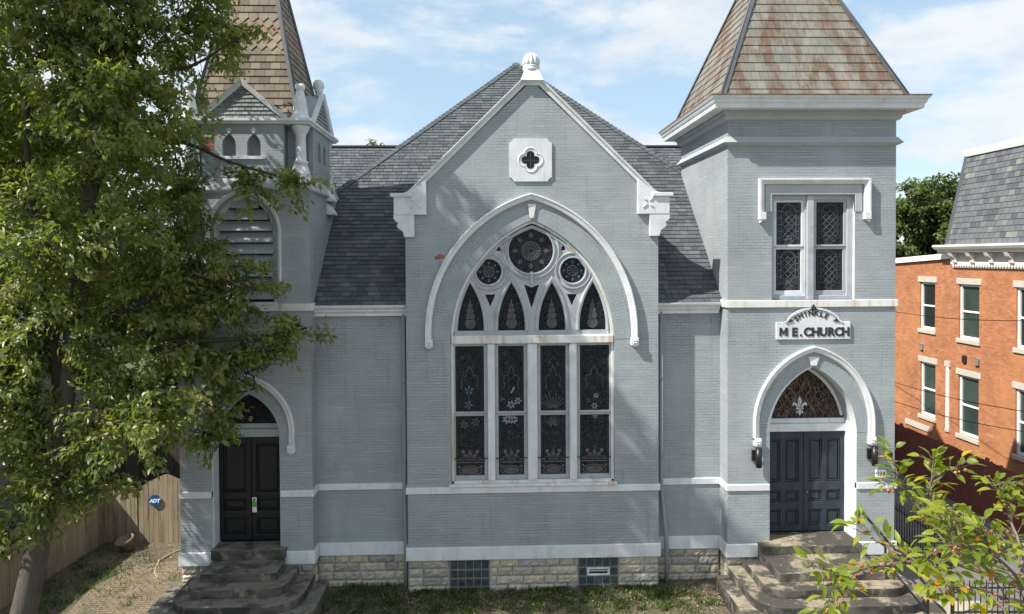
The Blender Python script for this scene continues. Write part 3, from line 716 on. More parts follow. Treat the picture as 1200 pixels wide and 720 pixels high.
# --- church doors
def door(name, cx, hw, zb, zt, y, mat, rows, label=None, knob=True):
    root = MB(); root.box(cx-hw-.02, cx+hw+.02, y+.06, y+.09, zb, zt)
    d = root.build(name, mat, church)
    if label: d['label'] = label
    for s in (-1, 1):
        a, b = (cx-hw, cx-.006) if s < 0 else (cx+.006, cx+hw)
        ww = b-a; holes = []
        for z0, z1, n in rows:
            for k in range(n):
                st = .12; pw_ = (ww-st*(n+1))/n; x0 = a+st+k*(pw_+st)
                holes.append([(x0, z0), (x0+pw_, z0), (x0+pw_, z1), (x0, z1)])
        w = MB(); w.plate([(a, zb+.01), (b, zb+.01), (b, zt), (a, zt)], holes, y, y+.055)
        for h in holes:
            (x0, z0), (x1, _), (_, z1), _ = h
            w.sweep([(x0, z0), (x0, z1), (x1, z1), (x1, z0)], [(0, 0), (-.03, .012), (-.05, 0)], y+.03, closed=True)
            w.box(x0+.07, x1-.07, y+.03, y+.05, z0+.07, z1-.07)
        lf = w.build('door_leaf', mat, d, bevel=.006)
    w = MB()
    w.lathe((cx+.07, y-.05, zb+1.05), [(.012, -.03), (.03, -.02), (.034, 0), (.03, .02), (.012, .03)], 12); w.box(cx+.06, cx+.08, y-.05, y+.01, zb+1.04, zb+1.06)
    w.build('door_handle', m_brass, d)
    return d
YD = .40
door('double_door', TC, TH-.02, 1.2, 3.80, YD, m_doorblue, [(1.36, 1.78, 2), (1.98, 2.28, 2), (2.5, 3.62, 2)], 'faded blue black double door')
YL = .38
door('double_door', LC, LH-.02, 1.24, 3.87, YL, m_doorblack, [(1.42, 1.85, 1), (2.02, 2.32, 1), (2.48, 3.7, 1)], 'glossy black double door')
def tympanum(cx, hw, zs, za, y, z0, fleur):
    w = MB(); w.box(cx-hw, cx+hw, y-.08, y+.08, z0, z0+.2); w.box(cx-hw, cx+hw, y-.03, y+.08, z0+.2, z0+.33)
    w.sweep([p for p in arch(cx, hw, zs, za, 20) if p[1] > z0+.3], [(-.11, 0), (-.10, .06), (-.02, .06), (0, 0)], y+.08)
    o = w.build('fanlight', m_tracery if not fleur else m_white, church, bevel=.008)
    w = MB(); pts = [p for p in arch(cx, hw-.04, zs, za-.05, 20) if p[1] > z0+.3]
    w.plate([(cx-hw+.04, z0+.3)]+pts+[(cx+hw-.04, z0+.3)], [], y+.03, y+.04)
    if fleur:
        yy = y+.026; c = (cx-.08, z0+.62)
        def sh(pts): w.poly([(c[0]+a*.9, yy, c[1]+b*.9) for a, b in pts], 1)
        sh([(0, .33), (.06, .18), (.055, .06), (0, -.02), (-.055, .06), (-.06, .18)])
        for s in (-1, 1):
            sh([(s*.03, -.02), (s*.09, .10), (s*.17, .15), (s*.22, .08), (s*.19, .02), (s*.15, .06), (s*.11, .02), (s*.05, -.06)])
        sh([(-.11, -.03), (.11, -.03), (.11, -.07), (-.11, -.07)]); sh([(0, -.26), (.06, -.15), (.03, -.07), (-.03, -.07), (-.06, -.15)])
        sh([(.05, -.08), (.11, -.16), (.08, -.2), (.03, -.12)]); sh([(-.05, -.08), (-.11, -.16), (-.08, -.2), (-.03, -.12)])
        for k in range(9):                            # scale-shaped cames
            for j in range(5):
                x = cx-hw+.1+k*.24+(j % 2)*.12; z = z0+.35+j*.23
                q = [(x+.12*math.cos(t), z+.22*math.sin(t)) for t in [PI*i/8 for i in range(9)]]
                R0 = (hw*hw+(za-zs)**2)/(2*hw)
                ok = all(math.hypot(abs(p[0]-cx)-(hw-.06)+R0, p[1]-zs) < R0-.08 or p[1] < zs and abs(p[0]-cx) < hw-.1 for p in q)
                if ok: w.strip(q, .011, y+.029, 2)
    w.build('fanlight_pane', [m_tymp if fleur else m_glass, m_fleur, m_amber], o)
tympanum(TC, TH, 3.9, 5.57, YD+.02, 3.82, True)
tympanum(LC, LH, 3.9, 5.07, YL+.02, 3.88, False)
for cx, hw, y0, y1, zt in ((TC, TH, TY+.34, YD+.1, 4.1), (LC, LH, SY+.34, YL+.1, 4.1)):
    for s in (-1, 1):
        w = MB(); x = cx+s*hw; w.box(min(x, x-s*.03), max(x, x-s*.03), y0-.28, y1, 1.15, zt)
        w.build('door_jamb', m_white, church, bevel=.004)

for cx, hw, za, y0, y1 in ((TC, TH, 5.57, TY+.34, YD+.12), (LC, LH, 5.07, SY+.34, YL+.12)):
    w = MB(); w.sweep(arch(cx, hw-.002, 3.9, za, 24, 1.2), [(0, 0), (0, y1-y0+.02), (.12, y1-y0+.02), (.12, 0)], y1); w.build('arch_lining', m_tracery, church)
# --- basement glass-block windows
for x0, x1, vent in ((-2.13, -1.11, False), (1.11, 2.14, True)):
    w = MB(); w.box(x0, x1, .05, .14, -.05, .79); bwn = w.build('basement_window', m_blockgrey, church)
    n = 5; bw = (x1-x0-.04)/n; hz = [(-.02, .09), (.11, .30), (.33, .52), (.55, .76)]
    for j, (za, zb) in enumerate(hz):
        for k in range(n):
            if vent and j == 2 and k in (1, 2, 3): continue
            w = MB(); a, b = x0+.02+k*bw+.012, x0+.02+(k+1)*bw-.012
            w.box(a, b, .028, .05, za, zb); w.build('glass_block', m_block, bwn, bevel=.012)
    if vent:
        w = MB(); a, b = x0+.02+bw+.01, x0+.02+4*bw-.01
        w.plate([(a, .325), (b, .325), (b, .525), (a, .525)], [[(a+.05, .37), (b-.05, .37), (b-.05, .48), (a+.05, .48)]], .02, .05)
        w.box(a+.05, b-.05, .035, .049, .37, .48, 1); w.bar((a+.05, .03, .44), (b-.05, .03, .44), .02, .015, 0)
        w.build('window_vent', [m_blockgrey, m_dimpane], bwn)

# --- gutters and downspouts
for x0, x1 in ((SR-.1, -3.17), (3.17, TL-.06)):
    w = MB(); p = [(.437, 6.9), (.30, 6.9), (.30, 6.98), (.24, 7.02), (.24, 7.07), (.16, 7.12), (.14, 7.18), (.437, 7.18)]
    w.prism(p, x0, x1, 'x'); w.build('eaves_gutter', m_white, church, bevel=.006)
    w = MB(); xx = x0+.12                             # little brick dentils below
    while xx < x1-.15:
        w.box(xx, xx+.11, RY-.02, RY+.02, 6.66, 6.75); xx += .22
    w.build('brick_dentil_course', m_brick, church)
for x, bulge in ((-3.255, .02), (3.30, .12)):
    w = MB(); w.tube([(x, .34, 6.95), (x, .34, 2.4), (x+bulge*.4, .31, 1.9), (x+bulge, .27, 1.1), (x+bulge, .27, -.05)], .052, 14)
    for z in (5.2, 3.2, .9): w.tube([(x+(bulge if z < 1.5 else 0), .34 if z > 2 else .27, z), (x+(bulge if z < 1.5 else 0), .34 if z > 2 else .27, z+.06)], .06, 14)
    w.build('downspout', m_pipe, church)

# --- main hipped roof
AP = Vector((0, 9.3, 15.6)); EZ = 7.17; HW = 8.95; EY = .22
roof = MB()
def slope_tiles(mb, A, B, apex_poly, th=.165, tw=.23, lift=.02):
    """A,B eave ends (left to right seen from outside); apex_poly extra world points, ccw"""
    A, B = Vector(A), Vector(B); u = (B-A).normalized(); pts = [A, B]+[Vector(p) for p in apex_poly]
    n = (pts[1]-pts[0]).cross(pts[2]-pts[0]).normalized(); v = n.cross(u)
    if v.z < 0: v = -v
    poly = [((p-A).dot(u), (p-A).dot(v)) for p in pts]
    tiles(mb, A, u, v, poly, tw, th, lift, wj=.45, base=0)
slope_tiles(roof, (-HW, EY, EZ), (HW, EY, EZ), [AP])
slope_tiles(roof, (-HW, 18.4, EZ), (-HW, EY, EZ), [AP]); slope_tiles(roof, (HW, EY, EZ), (HW, 18.4, EZ), [AP])
roof.poly([(HW, 18.4, EZ), (-HW, 18.4, EZ), AP])
main_roof = roof.build('hipped_roof', m_shingle, church)
w = MB()
for A in ((-HW, EY, EZ), (HW, EY, EZ)):
    A = Vector(A); d = AP-A; n = int(d.length/.2)
    side = d.cross(Vector((0, 0, 1))).normalized(); up = side.cross(d).normalized()
    for i in range(n):
        p = A+d*(i/n); q = A+d*((i+1.25)/n); r = rng.random()*.7; e = up*.03
        for s in (-1, 1):
            w.poly([p+e+up*.025, q+e, q+side*s*.15-up*.075+e, p+side*s*.15-up*.06+e], 0, r=r)
        w.poly([p+e+up*.025, p+side*.15-up*.06+e, p+side*.15-up*.09+e, p+e-up*.01], 0, r=r)
w.build('hip_cap', m_shingle, main_roof)
w = MB(); RZ, HB = 12.5, 5.4
for s in (-1, 1):
    xs = (-9.0, -1.5) if s < 0 else (1.5, 9.0)
    slope_tiles(w, (xs[0], 9.3-HB, 7.3), (xs[1], 9.3-HB, 7.3), [(xs[1], 9.3, RZ), (xs[0], 9.3, RZ)])
    w.poly([(xs[1], 9.3+HB, 7.3), (xs[0], 9.3+HB, 7.3), (xs[0], 9.3, RZ), (xs[1], 9.3, RZ)], 0)
    w.poly([(s*9, 9.3-HB, 7.3), (s*9, 9.3+HB, 7.3), (s*9, 9.3, RZ)], 1)
    w.bar((xs[0], 9.3, RZ+.02), (xs[1], 9.3, RZ+.02), .22, .05)
w.build('transept_roof', [m_shingle, m_brick], church)
w = MB()                                              # roof of the gabled bay behind the coping
zk = bay_gable(3.1)-.1
for s in (-1, 1):
    if s < 0: slope_tiles(w, (-3.1, 6.3, zk), (-3.1, .43, zk), [(0, .43, 12.45), (0, 6.3, 12.45)])
    else: slope_tiles(w, (3.1, .43, zk), (3.1, 6.3, zk), [(0, 6.3, 12.45), (0, .43, 12.45)])
    w.box(min(s*3.1, s*2.9), max(s*3.1, s*2.9), .43, 4.0, 6.9, zk, 1)
w.build('bay_roof', [m_shingle, m_brick], church)

# --- square tower: cornice and slate pyramid
w = MB()
w.ring(TL, TR, TY, TB, [(0, 11.10), (.05, 11.12), (.13, 11.17), (.02, 11.32), (0, 11.32)], 0)
w.ring(TL, TR, TY, TB, [(0, 11.72), (.06, 11.74), (.10, 11.80), (.10, 11.86), (.16, 11.90), (.16, 11.95), (0, 11.95)], 0)
w.build('frieze_moulding', m_trimgrey, church)
w = MB()
w.ring(TL, TR, TY, TB, [(0, 11.952), (.44, 11.952), (.46, 12.07), (.475, 12.07), (.50, 12.12), (.50, 12.15), (.53, 12.17), (.56, 12.23), (.40, 12.235), (0, 12.235)], 0)
cor = w.build('tower_cornice', m_white, church)
w = MB(); w.ring(TL, TR, TY, TB, [(.42, 12.232), (.565, 12.232), (.575, 12.265), (.42, 12.262)], 0); w.build('rusty_gutter_edge', m_rustgutter, cor)
PC = Vector(((TL+TR)/2, (TY+TB)/2, 17.75)); pa = 2.35; pz = 12.24
w = MB(); cn = [PC+Vector((sx*pa, sy*pa, 0)) for sx, sy in ((-1, -1), (1, -1), (1, 1), (-1, 1))]
for c in cn: c.z = pz
for k in range(4):
    A, B = cn[k], cn[(k+1) % 4]; u = (B-A).normalized(); nn = u.cross(PC-A).normalized(); v = nn.cross(u)
    if v.z < 0: v = -v
    poly = [((p-A).dot(u), (p-A).dot(v)) for p in (A, B, PC)]
    def rf(j, vv): return rng.choice([rng.uniform(0, .86)]*14+[rng.uniform(.9, 1)])
    tiles(w, A, u, v, poly, .21, .265, .02, rfun=rf, base=0, gap=.004)
py = w.build('pyramid_roof', m_slate, church)
w = MB()
for c in cn:
    dd = (PC-c); out = Vector((c.x-PC.x, c.y-PC.y, 0)).normalized(); side = dd.cross(Vector((0, 0, 1))).normalized(); up = side.cross(dd).normalized()
    if up.z < 0: up = -up
    for s in (-1, 1): w.poly([c+up*.05, PC+up*.05, PC+side*s*.09-up*.03+up*.05-out*.0, c+side*s*.09-up*.07+up*.05])
    w.tube([c+up*.05, PC+up*.05], .025, 8)
w.build('hip_flashing', m_metal, py)

# --- spire tower top stage
cx, cy = (SL+SR)/2, (SY+SB)/2; HT = (SR-SL)/2
w = MB(); w.ring(SL, SR, SY, SB, [(0, 9.98), (.03, 10.0), (.07, 10.03), (.07, 10.07), (-.05, 10.36), (-.3, 10.36), (-.3, 10.1), (0, 10.1)], 0)
w.build('weathering_ledge', m_trimgrey, church)
for z in (9.55, 9.92):
    w = MB(); w.prism([(SR-.02, z), (SR+.16, z), (SR+.16, z+.06), (SR-.02, z+.34)], 1.9, 2.5); w.build('weathering_cap', m_white, church, bevel=.008)
w = MB()
UZ0, UZ1 = 10.36, 11.66; AH = .99; DI = HT-.04      # arm half width, arm reach
core = HT-.42
w.box(cx-core, cx+core, cy-core, cy+core, UZ0, UZ1)
la = [arch(cx+dx, .165, 11.15, 11.42, 8, 10.88) for dx in (-.33, .27)]
for ax in ('front', 'right', 'back', 'left'):
    if ax in ('front', 'back'):
        ys = (cy-DI, cy-core-.001) if ax == 'front' else (cy+core+.001, cy+DI)
        if ax == 'front': w.plate([(cx-AH, UZ0), (cx+AH, UZ0), (cx+AH, UZ1), (cx-AH, UZ1)], la, ys[0], ys[0]+.12)
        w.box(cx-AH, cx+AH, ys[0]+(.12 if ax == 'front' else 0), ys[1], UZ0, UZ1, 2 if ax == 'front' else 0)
    else:
        xs = (cx+core+.001, cx+DI) if ax == 'right' else (cx-DI, cx-core-.001)
        lb = [arch(cy+dx, .165, 11.15, 11.42, 8, 10.88) for dx in (-.3, .3)]
        if ax == 'right': w.plate([(cy-AH, UZ0), (cy+AH, UZ0), (cy+AH, UZ1), (cy-AH, UZ1)], lb, xs[1], xs[1]-.12, 'x')
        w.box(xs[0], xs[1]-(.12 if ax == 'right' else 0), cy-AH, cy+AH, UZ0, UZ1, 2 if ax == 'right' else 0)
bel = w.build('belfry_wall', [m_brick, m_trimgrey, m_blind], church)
w = MB()
for dx in (-.33, .27):
    x = cx+dx; yy = cy-DI
    w.prism([(x-.07, 11.50), (x, 11.43), (x+.07, 11.50), (x, 11.58)], yy-.02, yy+.02)
w.box(cx-.62, cx+.55, cy-DI-.05, cy-DI+.1, 10.80, 10.875)
w.build('belfry_keystone', m_white, bel)
w = MB(); w.plate([(cx-AH+.02, 11.0), (cx-AH+.3, 11.0), (cx-AH+.3, 11.3), (cx-AH+.02, 11.32)], [], cy-DI-.003, cy-DI+.01); w.build('bare_brick_patch', m_redchip, bel)
for sx in (-1, 1):
    for sy in (-1, 1):
        c = (cx+sx*(HT-.26), cy+sy*(HT-.26), 0)
        w = MB()
        w.lathe(c, [(.36, 10.2), (.33, 10.32), (.2, 10.66), (.2, 10.72)], 4, sq=False, smooth=False)
        w.lathe(c, [(.17, 10.7), (.18, 10.76), (.135, 10.8), (.125, 11.36), (.14, 11.38), (.125, 11.4), (.15, 11.45), (.21, 11.56), (.22, 11.62), (.22, 11.66)], 18)
        w.lathe(c, [(.27, 11.79), (.25, 11.83), (.20, 11.9), (.155, 12.2), (.10, 12.48), (.085, 12.53), (.12, 12.56), (.13, 12.62), (.10, 12.68), (.02, 12.7)], 18)
        w.build('corner_column', m_white, bel)
w = MB(); w.ring(cx-HT+.02, cx+HT-.02, cy-HT+.02, cy+HT-.02, [(-.5, 11.662), (.03, 11.662), (.05, 11.70), (.09, 11.73), (.09, 11.79), (-.5, 11.80)], 0)
w.build('belfry_cornice', m_white, bel)
# gablets
GZ0, GZ1, GH = 11.80, 12.62, .98
for k, ax in enumerate(('front', 'right', 'back', 'left')):
    w = MB(); sgn = -1 if ax in ('front', 'left') else 1; axis = 'y' if ax in ('front', 'back') else 'x'
    c1 = cx if axis == 'y' else cy; d = (cy if axis == 'y' else cx)+sgn*(HT-.06)
    w.plate([(c1-GH, GZ0), (c1+GH, GZ0), (c1, GZ1)], [], d, d-sgn*.2, axis)
    u = {'front': (1, 0, 0), 'right': (0, 1, 0), 'back': (-1, 0, 0), 'left': (0, -1, 0)}[ax]
    O = Vector((c1, d, GZ0)) if axis == 'y' else Vector((d, c1, GZ0)); O = O-Vector(u)*GH
    tiles(w, O, u, (0, 0, 1), [(0, 0), (2*GH, 0), (GH, GZ1-GZ0)], .15, .10, .03, m=1)
    sw = MB()
    pth = [(c1-GH-.08, GZ0-.02), (c1, GZ1+.05), (c1+GH+.08, GZ0-.02)]
    if ax in ('front', 'back'): w.sweep(pth, [(-.05, -.02), (-.05, .08), (0, .10), (.06, .12), (.06, -.02)] if sgn < 0 else [(-.05, .02), (-.05, -.08), (0, -.10), (.06, -.12), (.06, .02)], d, m=2)
    else: w.sweep(pth, [(-.05, -.02), (-.05, .08), (0, .10), (.06, .12), (.06, -.02)] if sgn < 0 else [(-.05, .02), (-.05, -.08), (0, -.10), (.06, -.12), (.06, .02)], d, m=2, axis='x')
    inner = (cy if axis == 'y' else cx)+sgn*.3         # gablet roof running back to the spire
    for s in (-1, 1):
        q = [(c1+s*(GH+.06), GZ0, d), (c1, GZ1+.07, d), (c1, GZ1+.07, inner), (c1+s*(GH+.06), GZ0, inner)]
        w.poly([(a, dd, b) if axis == 'y' else (dd, a, b) for a, b, dd in q], 3)
    fc = (c1, d-sgn*.05, 0) if axis == 'y' else (d-sgn*.05, c1, 0)
    if ax != 'front': w.lathe(fc, [(.10, GZ1+.02), (.085, GZ1+.15), (.12, GZ1+.17), (.10, GZ1+.2), (.15, GZ1+.28), (.14, GZ1+.4), (.09, GZ1+.48), (.01, GZ1+.5)], 16, m=2)
    w.build('gablet', [m_brick, m_greyscale, m_white, m_trimgrey], bel)
# spire
SPZ0, SPZ1, sa = 11.80, 18.0, 1.33
SP = Vector((cx, cy, SPZ1)); w = MB(); cn = [Vector((cx+sx*sa, cy+sy*sa, SPZ0)) for sx, sy in ((-1, -1), (1, -1), (1, 1), (-1, 1))]
for k in range(4):
    A, B = cn[k], cn[(k+1) % 4]; u = (B-A).normalized(); nn = u.cross(SP-A).normalized(); v = nn.cross(u)
    if v.z < 0: v = -v
    poly = [((p-A).dot(u), (p-A).dot(v)) for p in (A, B, SP)]
    hexrow = lambda j: 'hex' if 10 <= j <= 14 or 20 <= j <= 24 else 'rect'
    def rf(j, vv):
        if j in (12, 22): return rng.uniform(.88, 1)
        if 10 <= j <= 14 or 20 <= j <= 24: return rng.uniform(.55, .84)
        return rng.uniform(0, .72)
    tiles(w, A, u, v, poly, .25, .195, .022, shape=hexrow, rfun=rf, base=0, gap=.004)
sp = w.build('spire', m_spire, church)
w = MB()
for c in cn:
    dd = SP-c; side = dd.cross(Vector((0, 0, 1))).normalized(); up = side.cross(dd).normalized()
    if up.z < 0: up = -up
    for s in (-1, 1): w.poly([c+up*.05, SP+up*.05, SP+side*s*.06, c+side*s*.09-up*.04])
    w.tube([c+up*.045, SP+up*.045], .03, 8)
w.lathe((cx, cy, 0), [(.12, 17.75), (.06, 18.0), (.05, 18.4), (.1, 18.45), (.1, 18.55), (.02, 18.7)], 10)
w.build('hip_flashing', m_metal, sp)
# louvres
w = MB(); x0, x1 = LV[0]-LV[1], LV[0]+LV[1]
w.sweep(arch(LV[0], LV[1]-.0, 9.0, 9.95, 14, 7.3), [(-.07, 0), (-.07, .06), (0, .06), (0, 0)], SY+.2)
w.box(x0-.05, x1+.05, SY-.06, SY+.2, 7.22, 7.30)
lv = w.build('belfry_louvre', m_white, church)
for i in range(9):
    z = 7.36+i*.28
    ww = LV[1]-.03
    if z+.235 > 9.0:
        R0 = (LV[1]**2+.95**2)/(2*LV[1]); ww = LV[1]-R0+math.sqrt(max(0, R0*R0-(z+.16-9.0)**2))-.02
    w = MB(); w.obox((LV[0]-ww, SY+.04, z), (2*ww, 0, 0), (0, .16, .235), (0, -.012, .02)); w.build('louvre_slat', m_trimgrey, lv)

# ------------------------------------------------------------------ things fixed to or standing by the church
s = thing('sign_plaque', (7.0, TY, 6.5), 'white stone plaque with raised dark letters SHINKLE M E. CHURCH above the blue double door', 'sign')
w = MB(); y = TY
pts = [(6.07, 6.27), (7.95, 6.27), (7.95, 6.70), (7.66, 6.70)]+[(7.0+.66*math.cos(a)*1.0, 6.60+.40*math.sin(a)) for a in [PI*(.12+.76*i/14) for i in range(15)]]+[(6.34, 6.70), (6.07, 6.70)]
w.plate(pts, [], y-.05, y+.01)
w.build('plaque', m_white, s, bevel=.01)
w = MB(); w.sweep([(7.0-.72+.0, 6.70)]+[(7.0-.68*math.cos(PI*(.1+.8*i/16)), 6.62+.42*math.sin(PI*(.1+.8*i/16))) for i in range(17)]+[(7.72, 6.70)], [(-.02, 0), (-.02, .03), (.025, .03), (.025, 0)], y-.05)
w.prism([(6.93, 7.03), (7.07, 7.03), (7.04, 7.09), (7.0, 7.15), (6.96, 7.09)], y-.09, y-.02, m=1)
for q in (-1, 1):
    w.prism([(7+q*.5, 6.73), (7+q*.62, 6.70), (7+q*.72, 6.745), (7+q*.6, 6.79)], y-.075, y-.05, m=1)
w.prism([(6.88, 7.01), (7.12, 7.01), (7.06, 7.05), (6.94, 7.05)], y-.085, y-.05, m=1)
w.build('plaque_moulding', [m_white, m_letter], s)
w = MB()
for q in ([(-.105, 0), (-.05, 0), (-.05, .205), (-.105, .205)], [(.05, 0), (.105, 0), (.105, .205), (.05, .205)], [(-.05, .205), (-.05, .13), (-.005, .02), (.005, .02), (.05, .13), (.05, .205), (0, .095)]):
    w.prism([(6.25+a, 6.36+b) for a, b in q], y-.064, y-.045)
for ch, x in zip('ME.CHURCH'[1:], ( 6.53, 6.69, 6.86, 7.06, 7.26, 7.455, 7.64, 7.825)):
    text_into(w, ch, .29, lambda a, b, d, x=x: (x+a*.98, y-.052-max(0, d), 6.355+b*1.0), 0, .012, .014)
for i, ch in enumerate('SHINKLE'):
    a = R_(138-i*14.0); c = (7.0+.52*math.cos(a), 6.50+.36*math.sin(a)); rt = a-PI/2
    text_into(w, ch, .185, lambda p, q, d, c=c, rt=rt: (c[0]+p*math.cos(rt*.8)-q*math.sin(rt*.8), y-.052-max(0, d), c[1]+p*math.sin(rt*.8)+q*math.cos(rt*.8)), 0, .01, .006)
w.build('lettering', m_letter, s)

lamp = None
for x, side in ((5.56, 'left'), (8.50, 'right')):
    L = thing('wall_lamp', (x, TY, 3.35), 'black cylinder wall lamp %s the arched church door' % ('left of' if side == 'left' else 'right of'), 'lamp', 'wall lamps flanking the blue door')
    w = MB(); w.tube([(x+.03, TY-.15, 3.10), (x+.03, TY-.15, 3.56)], .075, 20); w.tube([(x+.03, TY-.15, 3.556), (x+.03, TY-.15, 3.58)], .065, 20); w.build('lamp_body', m_black, L)
    w = MB(); w.box(x-.10, x+.0, TY-.05, TY, 3.24, 3.50); w.bar((x-.03, TY-.04, 3.37), (x+.03, TY-.13, 3.37), .05); w.build('wall_bracket', m_black, L)
s = thing('number_plate', (8.76, TY, 2.85), 'small white house number plate reading 114 right of the church door', 'house number')
w = MB(); w.box(8.62, 8.90, TY-.02, TY, 2.76, 2.95); w.build('plate', m_signwhite, s, bevel=.004)
w = MB(); text_into(w, '114', .15, lambda a, b, d: (8.76+a, TY-.021-max(0, d), 2.80+b), 0, .004, .004); w.build('digits', m_letter, s)
s = thing('door_hanger', (-7.02, YL, 2.2), 'green and white paper hanger on the handle of the black church door', 'door hanger')
w = MB(); hx = LC+.09; w.plate([(hx-.055, 1.98), (hx+.055, 1.98), (hx+.055, 2.36), (hx-.055, 2.36)], [circ(hx, 2.3, .028, 12)], YL-.075, YL-.07); w.build('card', m_tagwhite, s)
w = MB(); w.box(hx-.05, hx+.05, YL-.078, YL-.0755, 2.12, 2.26); w.build('printed_panel', m_taggreen, s)

# steps
def slab(name, x0, x1, yf, yb, z0, z1, rad, mat, parent, joints=()):
    w = MB(); pts = [(x0, yb), (x0, yf+rad)]
    if rad:
        for i in range(1, 9):
            a = PI+PI/2*i/8; pts.append((x0+rad+rad*math.cos(a), yf+rad+rad*math.sin(a)))
        for i in range(0, 9):
            a = -PI/2+PI/2*i/8; pts.append((x1-rad+rad*math.cos(a), yf+rad+rad*math.sin(a)))
    else: pts.append((x1, yf))
    pts.append((x1, yb))
    nos = [(x, y) for x, y in pts]
    w.prism(nos[::-1], z0, z1, 'z')
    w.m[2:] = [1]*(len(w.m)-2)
    return w.build(name, [mat, m_riser], parent, bevel=.022, seg=2)
st = thing('entrance_steps', (LC, -1, 0), 'dark stained stone steps with rounded corners below the black church door', 'steps')
slab('door_sill', -7.93, -6.13, -.22, .36, .98, 1.235, 0, m_stepdark, st)
slab('tread', -7.9, -6.12, -.98, -.2, .775, .99, 0, m_stepdark, st)
slab('tread', -8.15, -5.82, -1.38, -.10, .575, .785, .45, m_stepdark, st)
slab('tread', -8.42, -5.43, -1.80, -.10, .375, .585, .75, m_stepdark, st)
slab('tread', -8.9, -5.09, -2.25, -.10, -.2, .385, .95, m_stepdark, st)
st = thing('entrance_steps', (TC, -1, 0), 'wide weathered sandstone steps with pale worn treads below the blue church door', 'steps')
slab('door_sill', 5.61, 8.12, -.52, .40, .975, 1.195, 0, m_step, st)
slab('tread', 5.60, 8.12, -1.58, -.25, .775, .985, 0, m_step, st)
slab('tread', 5.2, 8.5, -2.0, -.22, .575, .785, .42, m_step, st)
slab('tread', 4.85, 8.8, -2.4, -.22, .375, .585, .62, m_step, st)
slab('tread', 4.52, 9.15, -2.85, -.22, -.2, .385, .85, m_step, st)
hr = thing('handrail', (8.35, -1.2, 0), 'black iron handrail slanting down the right side of the sandstone steps', 'handrail')
w = MB(); w.bar((8.1, -.35, 2.05), (8.42, -2.75, 1.12), .05, .04); w.build('top_rail', m_black, hr)
w = MB(); w.bar((8.42, -1.3, .55), (8.42, -2.75, .55), .03); w.bar((8.36, -1.3, 1.0), (8.42, -2.75, .55), .03); w.build('lower_rail', m_black, hr)
for yy, zb, zt in ((-1.28, .78, 1.68), (-2.72, .37, 1.12)):
    w = MB(); w.bar((8.27 if yy > -2 else 8.42, yy, zb), (8.27 if yy > -2 else 8.42, yy, zt), .04); w.build('post', m_black, hr)

# ------------------------------------------------------------------ fences
def boards(name, label, a, b, h, mat, bw=.14, top='flat', rails=(), cat='fence', hfun=None, base=0., post=0):
    a, b = Vector((*a, 0)), Vector((*b, 0)); d = b-a; L = d.length; u = d.normalized(); n = Vector((u.y, -u.x, 0))
    root = thing(name, (a+b)/2, label, cat)
    w = MB(); x = 0
    while x < L-.02:
        ww = min(bw*rng.uniform(.92, 1.05), L-x); hh = (hfun(x/L, x) if hfun else h+rng.uniform(-.02, .02)); j = rng.uniform(0, .008)
        h2 = hfun((x+ww)/L, x+ww) if hfun else hh
        r = rng.random(); o = a+u*(x+.003)+n*j
        p = [o+Vector((0, 0, base)), o+u*(ww-.008)+Vector((0, 0, base)), o+u*(ww-.008)+Vector((0, 0, h2)), o+Vector((0, 0, hh))]
        if top == 'dog': p = p[:2]+[o+u*(ww-.008)+Vector((0, 0, hh-.04)), o+u*(ww*.75)+Vector((0, 0, hh)), o+u*(ww*.25)+Vector((0, 0, hh)), o+Vector((0, 0, hh-.04))]
        q = [c+n*.022 for c in p]
        w.poly(p[::-1], r=r); w.poly(q, r=r)
        for i in range(len(p)): k = (i+1) % len(p); w.poly([p[i], p[k], q[k], q[i]], r=r)
        x += ww
    w.build('boards', mat, root)
    if rails:
        for side, z in rails:
            w = MB(); o = a+n*(.024 if side > 0 else -.045); w.obox(o+Vector((0, 0, z)), u*L, n*.045, (0, 0, .09)); w.build('rail', mat, root)
    if post:
        k = int(L/post)
        for i in range(k+1):
            w = MB(); o = a+u*min(L-.1, i*post)-n*.1; w.obox(o+Vector((0, 0, base)), u*.09, n*.09, (0, 0, h+.05-base)); w.build('post', mat, root)
    return root
boards('wooden_fence', 'weathered grey brown plank fence running back along the left side of the yard', (-13.15, -4.5), (-12.5, 3.7), 1.75, m_fence, rails=((1, 1.15),), post=2.4)
boards('wooden_fence', 'shaded plank fence between the side fence and the arched gate', (-12.5, 3.72), (-11.48, 3.6), 1.7, m_fence, post=0)
gh = lambda t, x: 1.60+.46*(1-min(1, abs(t-.5)*2.0))**.75
gt = boards('yard_gate', 'plank yard gate with peaked top and blue security sign beside the tower', (-11.42, 3.56), (-9.75, 3.5), 1.9, m_fence, bw=.15, cat='gate', hfun=gh)
boards('wooden_fence', 'short plank fence between the arched gate and the spire tower', (-9.74, 3.5), (-8.72, 3.45), 1.66, m_fence)
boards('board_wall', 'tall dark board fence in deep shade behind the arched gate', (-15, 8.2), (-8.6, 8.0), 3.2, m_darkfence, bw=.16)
s = thing('yard_sign', (-10.91, 3.5, 1.28), 'blue octagonal security sign with white letters on the arched gate', 'sign')
w = MB(); c = (-10.91, 1.28); oc = [(c[0]+.178*math.cos(PI/8+k*PI/4), c[1]+.178*math.sin(PI/8+k*PI/4)) for k in range(8)]
w.plate(oc, [], 3.455, 3.47); w.build('sign_panel', m_bluesign, s)
w = MB(); text_into(w, 'ADT', .145, lambda a, b, d: (c[0]+a+b*.2-.01, 3.4535-max(0, d)*.3, c[1]-.048+b), 0, .004, .008); w.build('lettering', m_signwhite, s)
boards('painted_fence', 'dark red painted board fence along the driveway below the orange brick house', (14.62, 14.0), (14.66, -6.0), 1.86, m_redfence, bw=.145, top='dog', post=2.4)
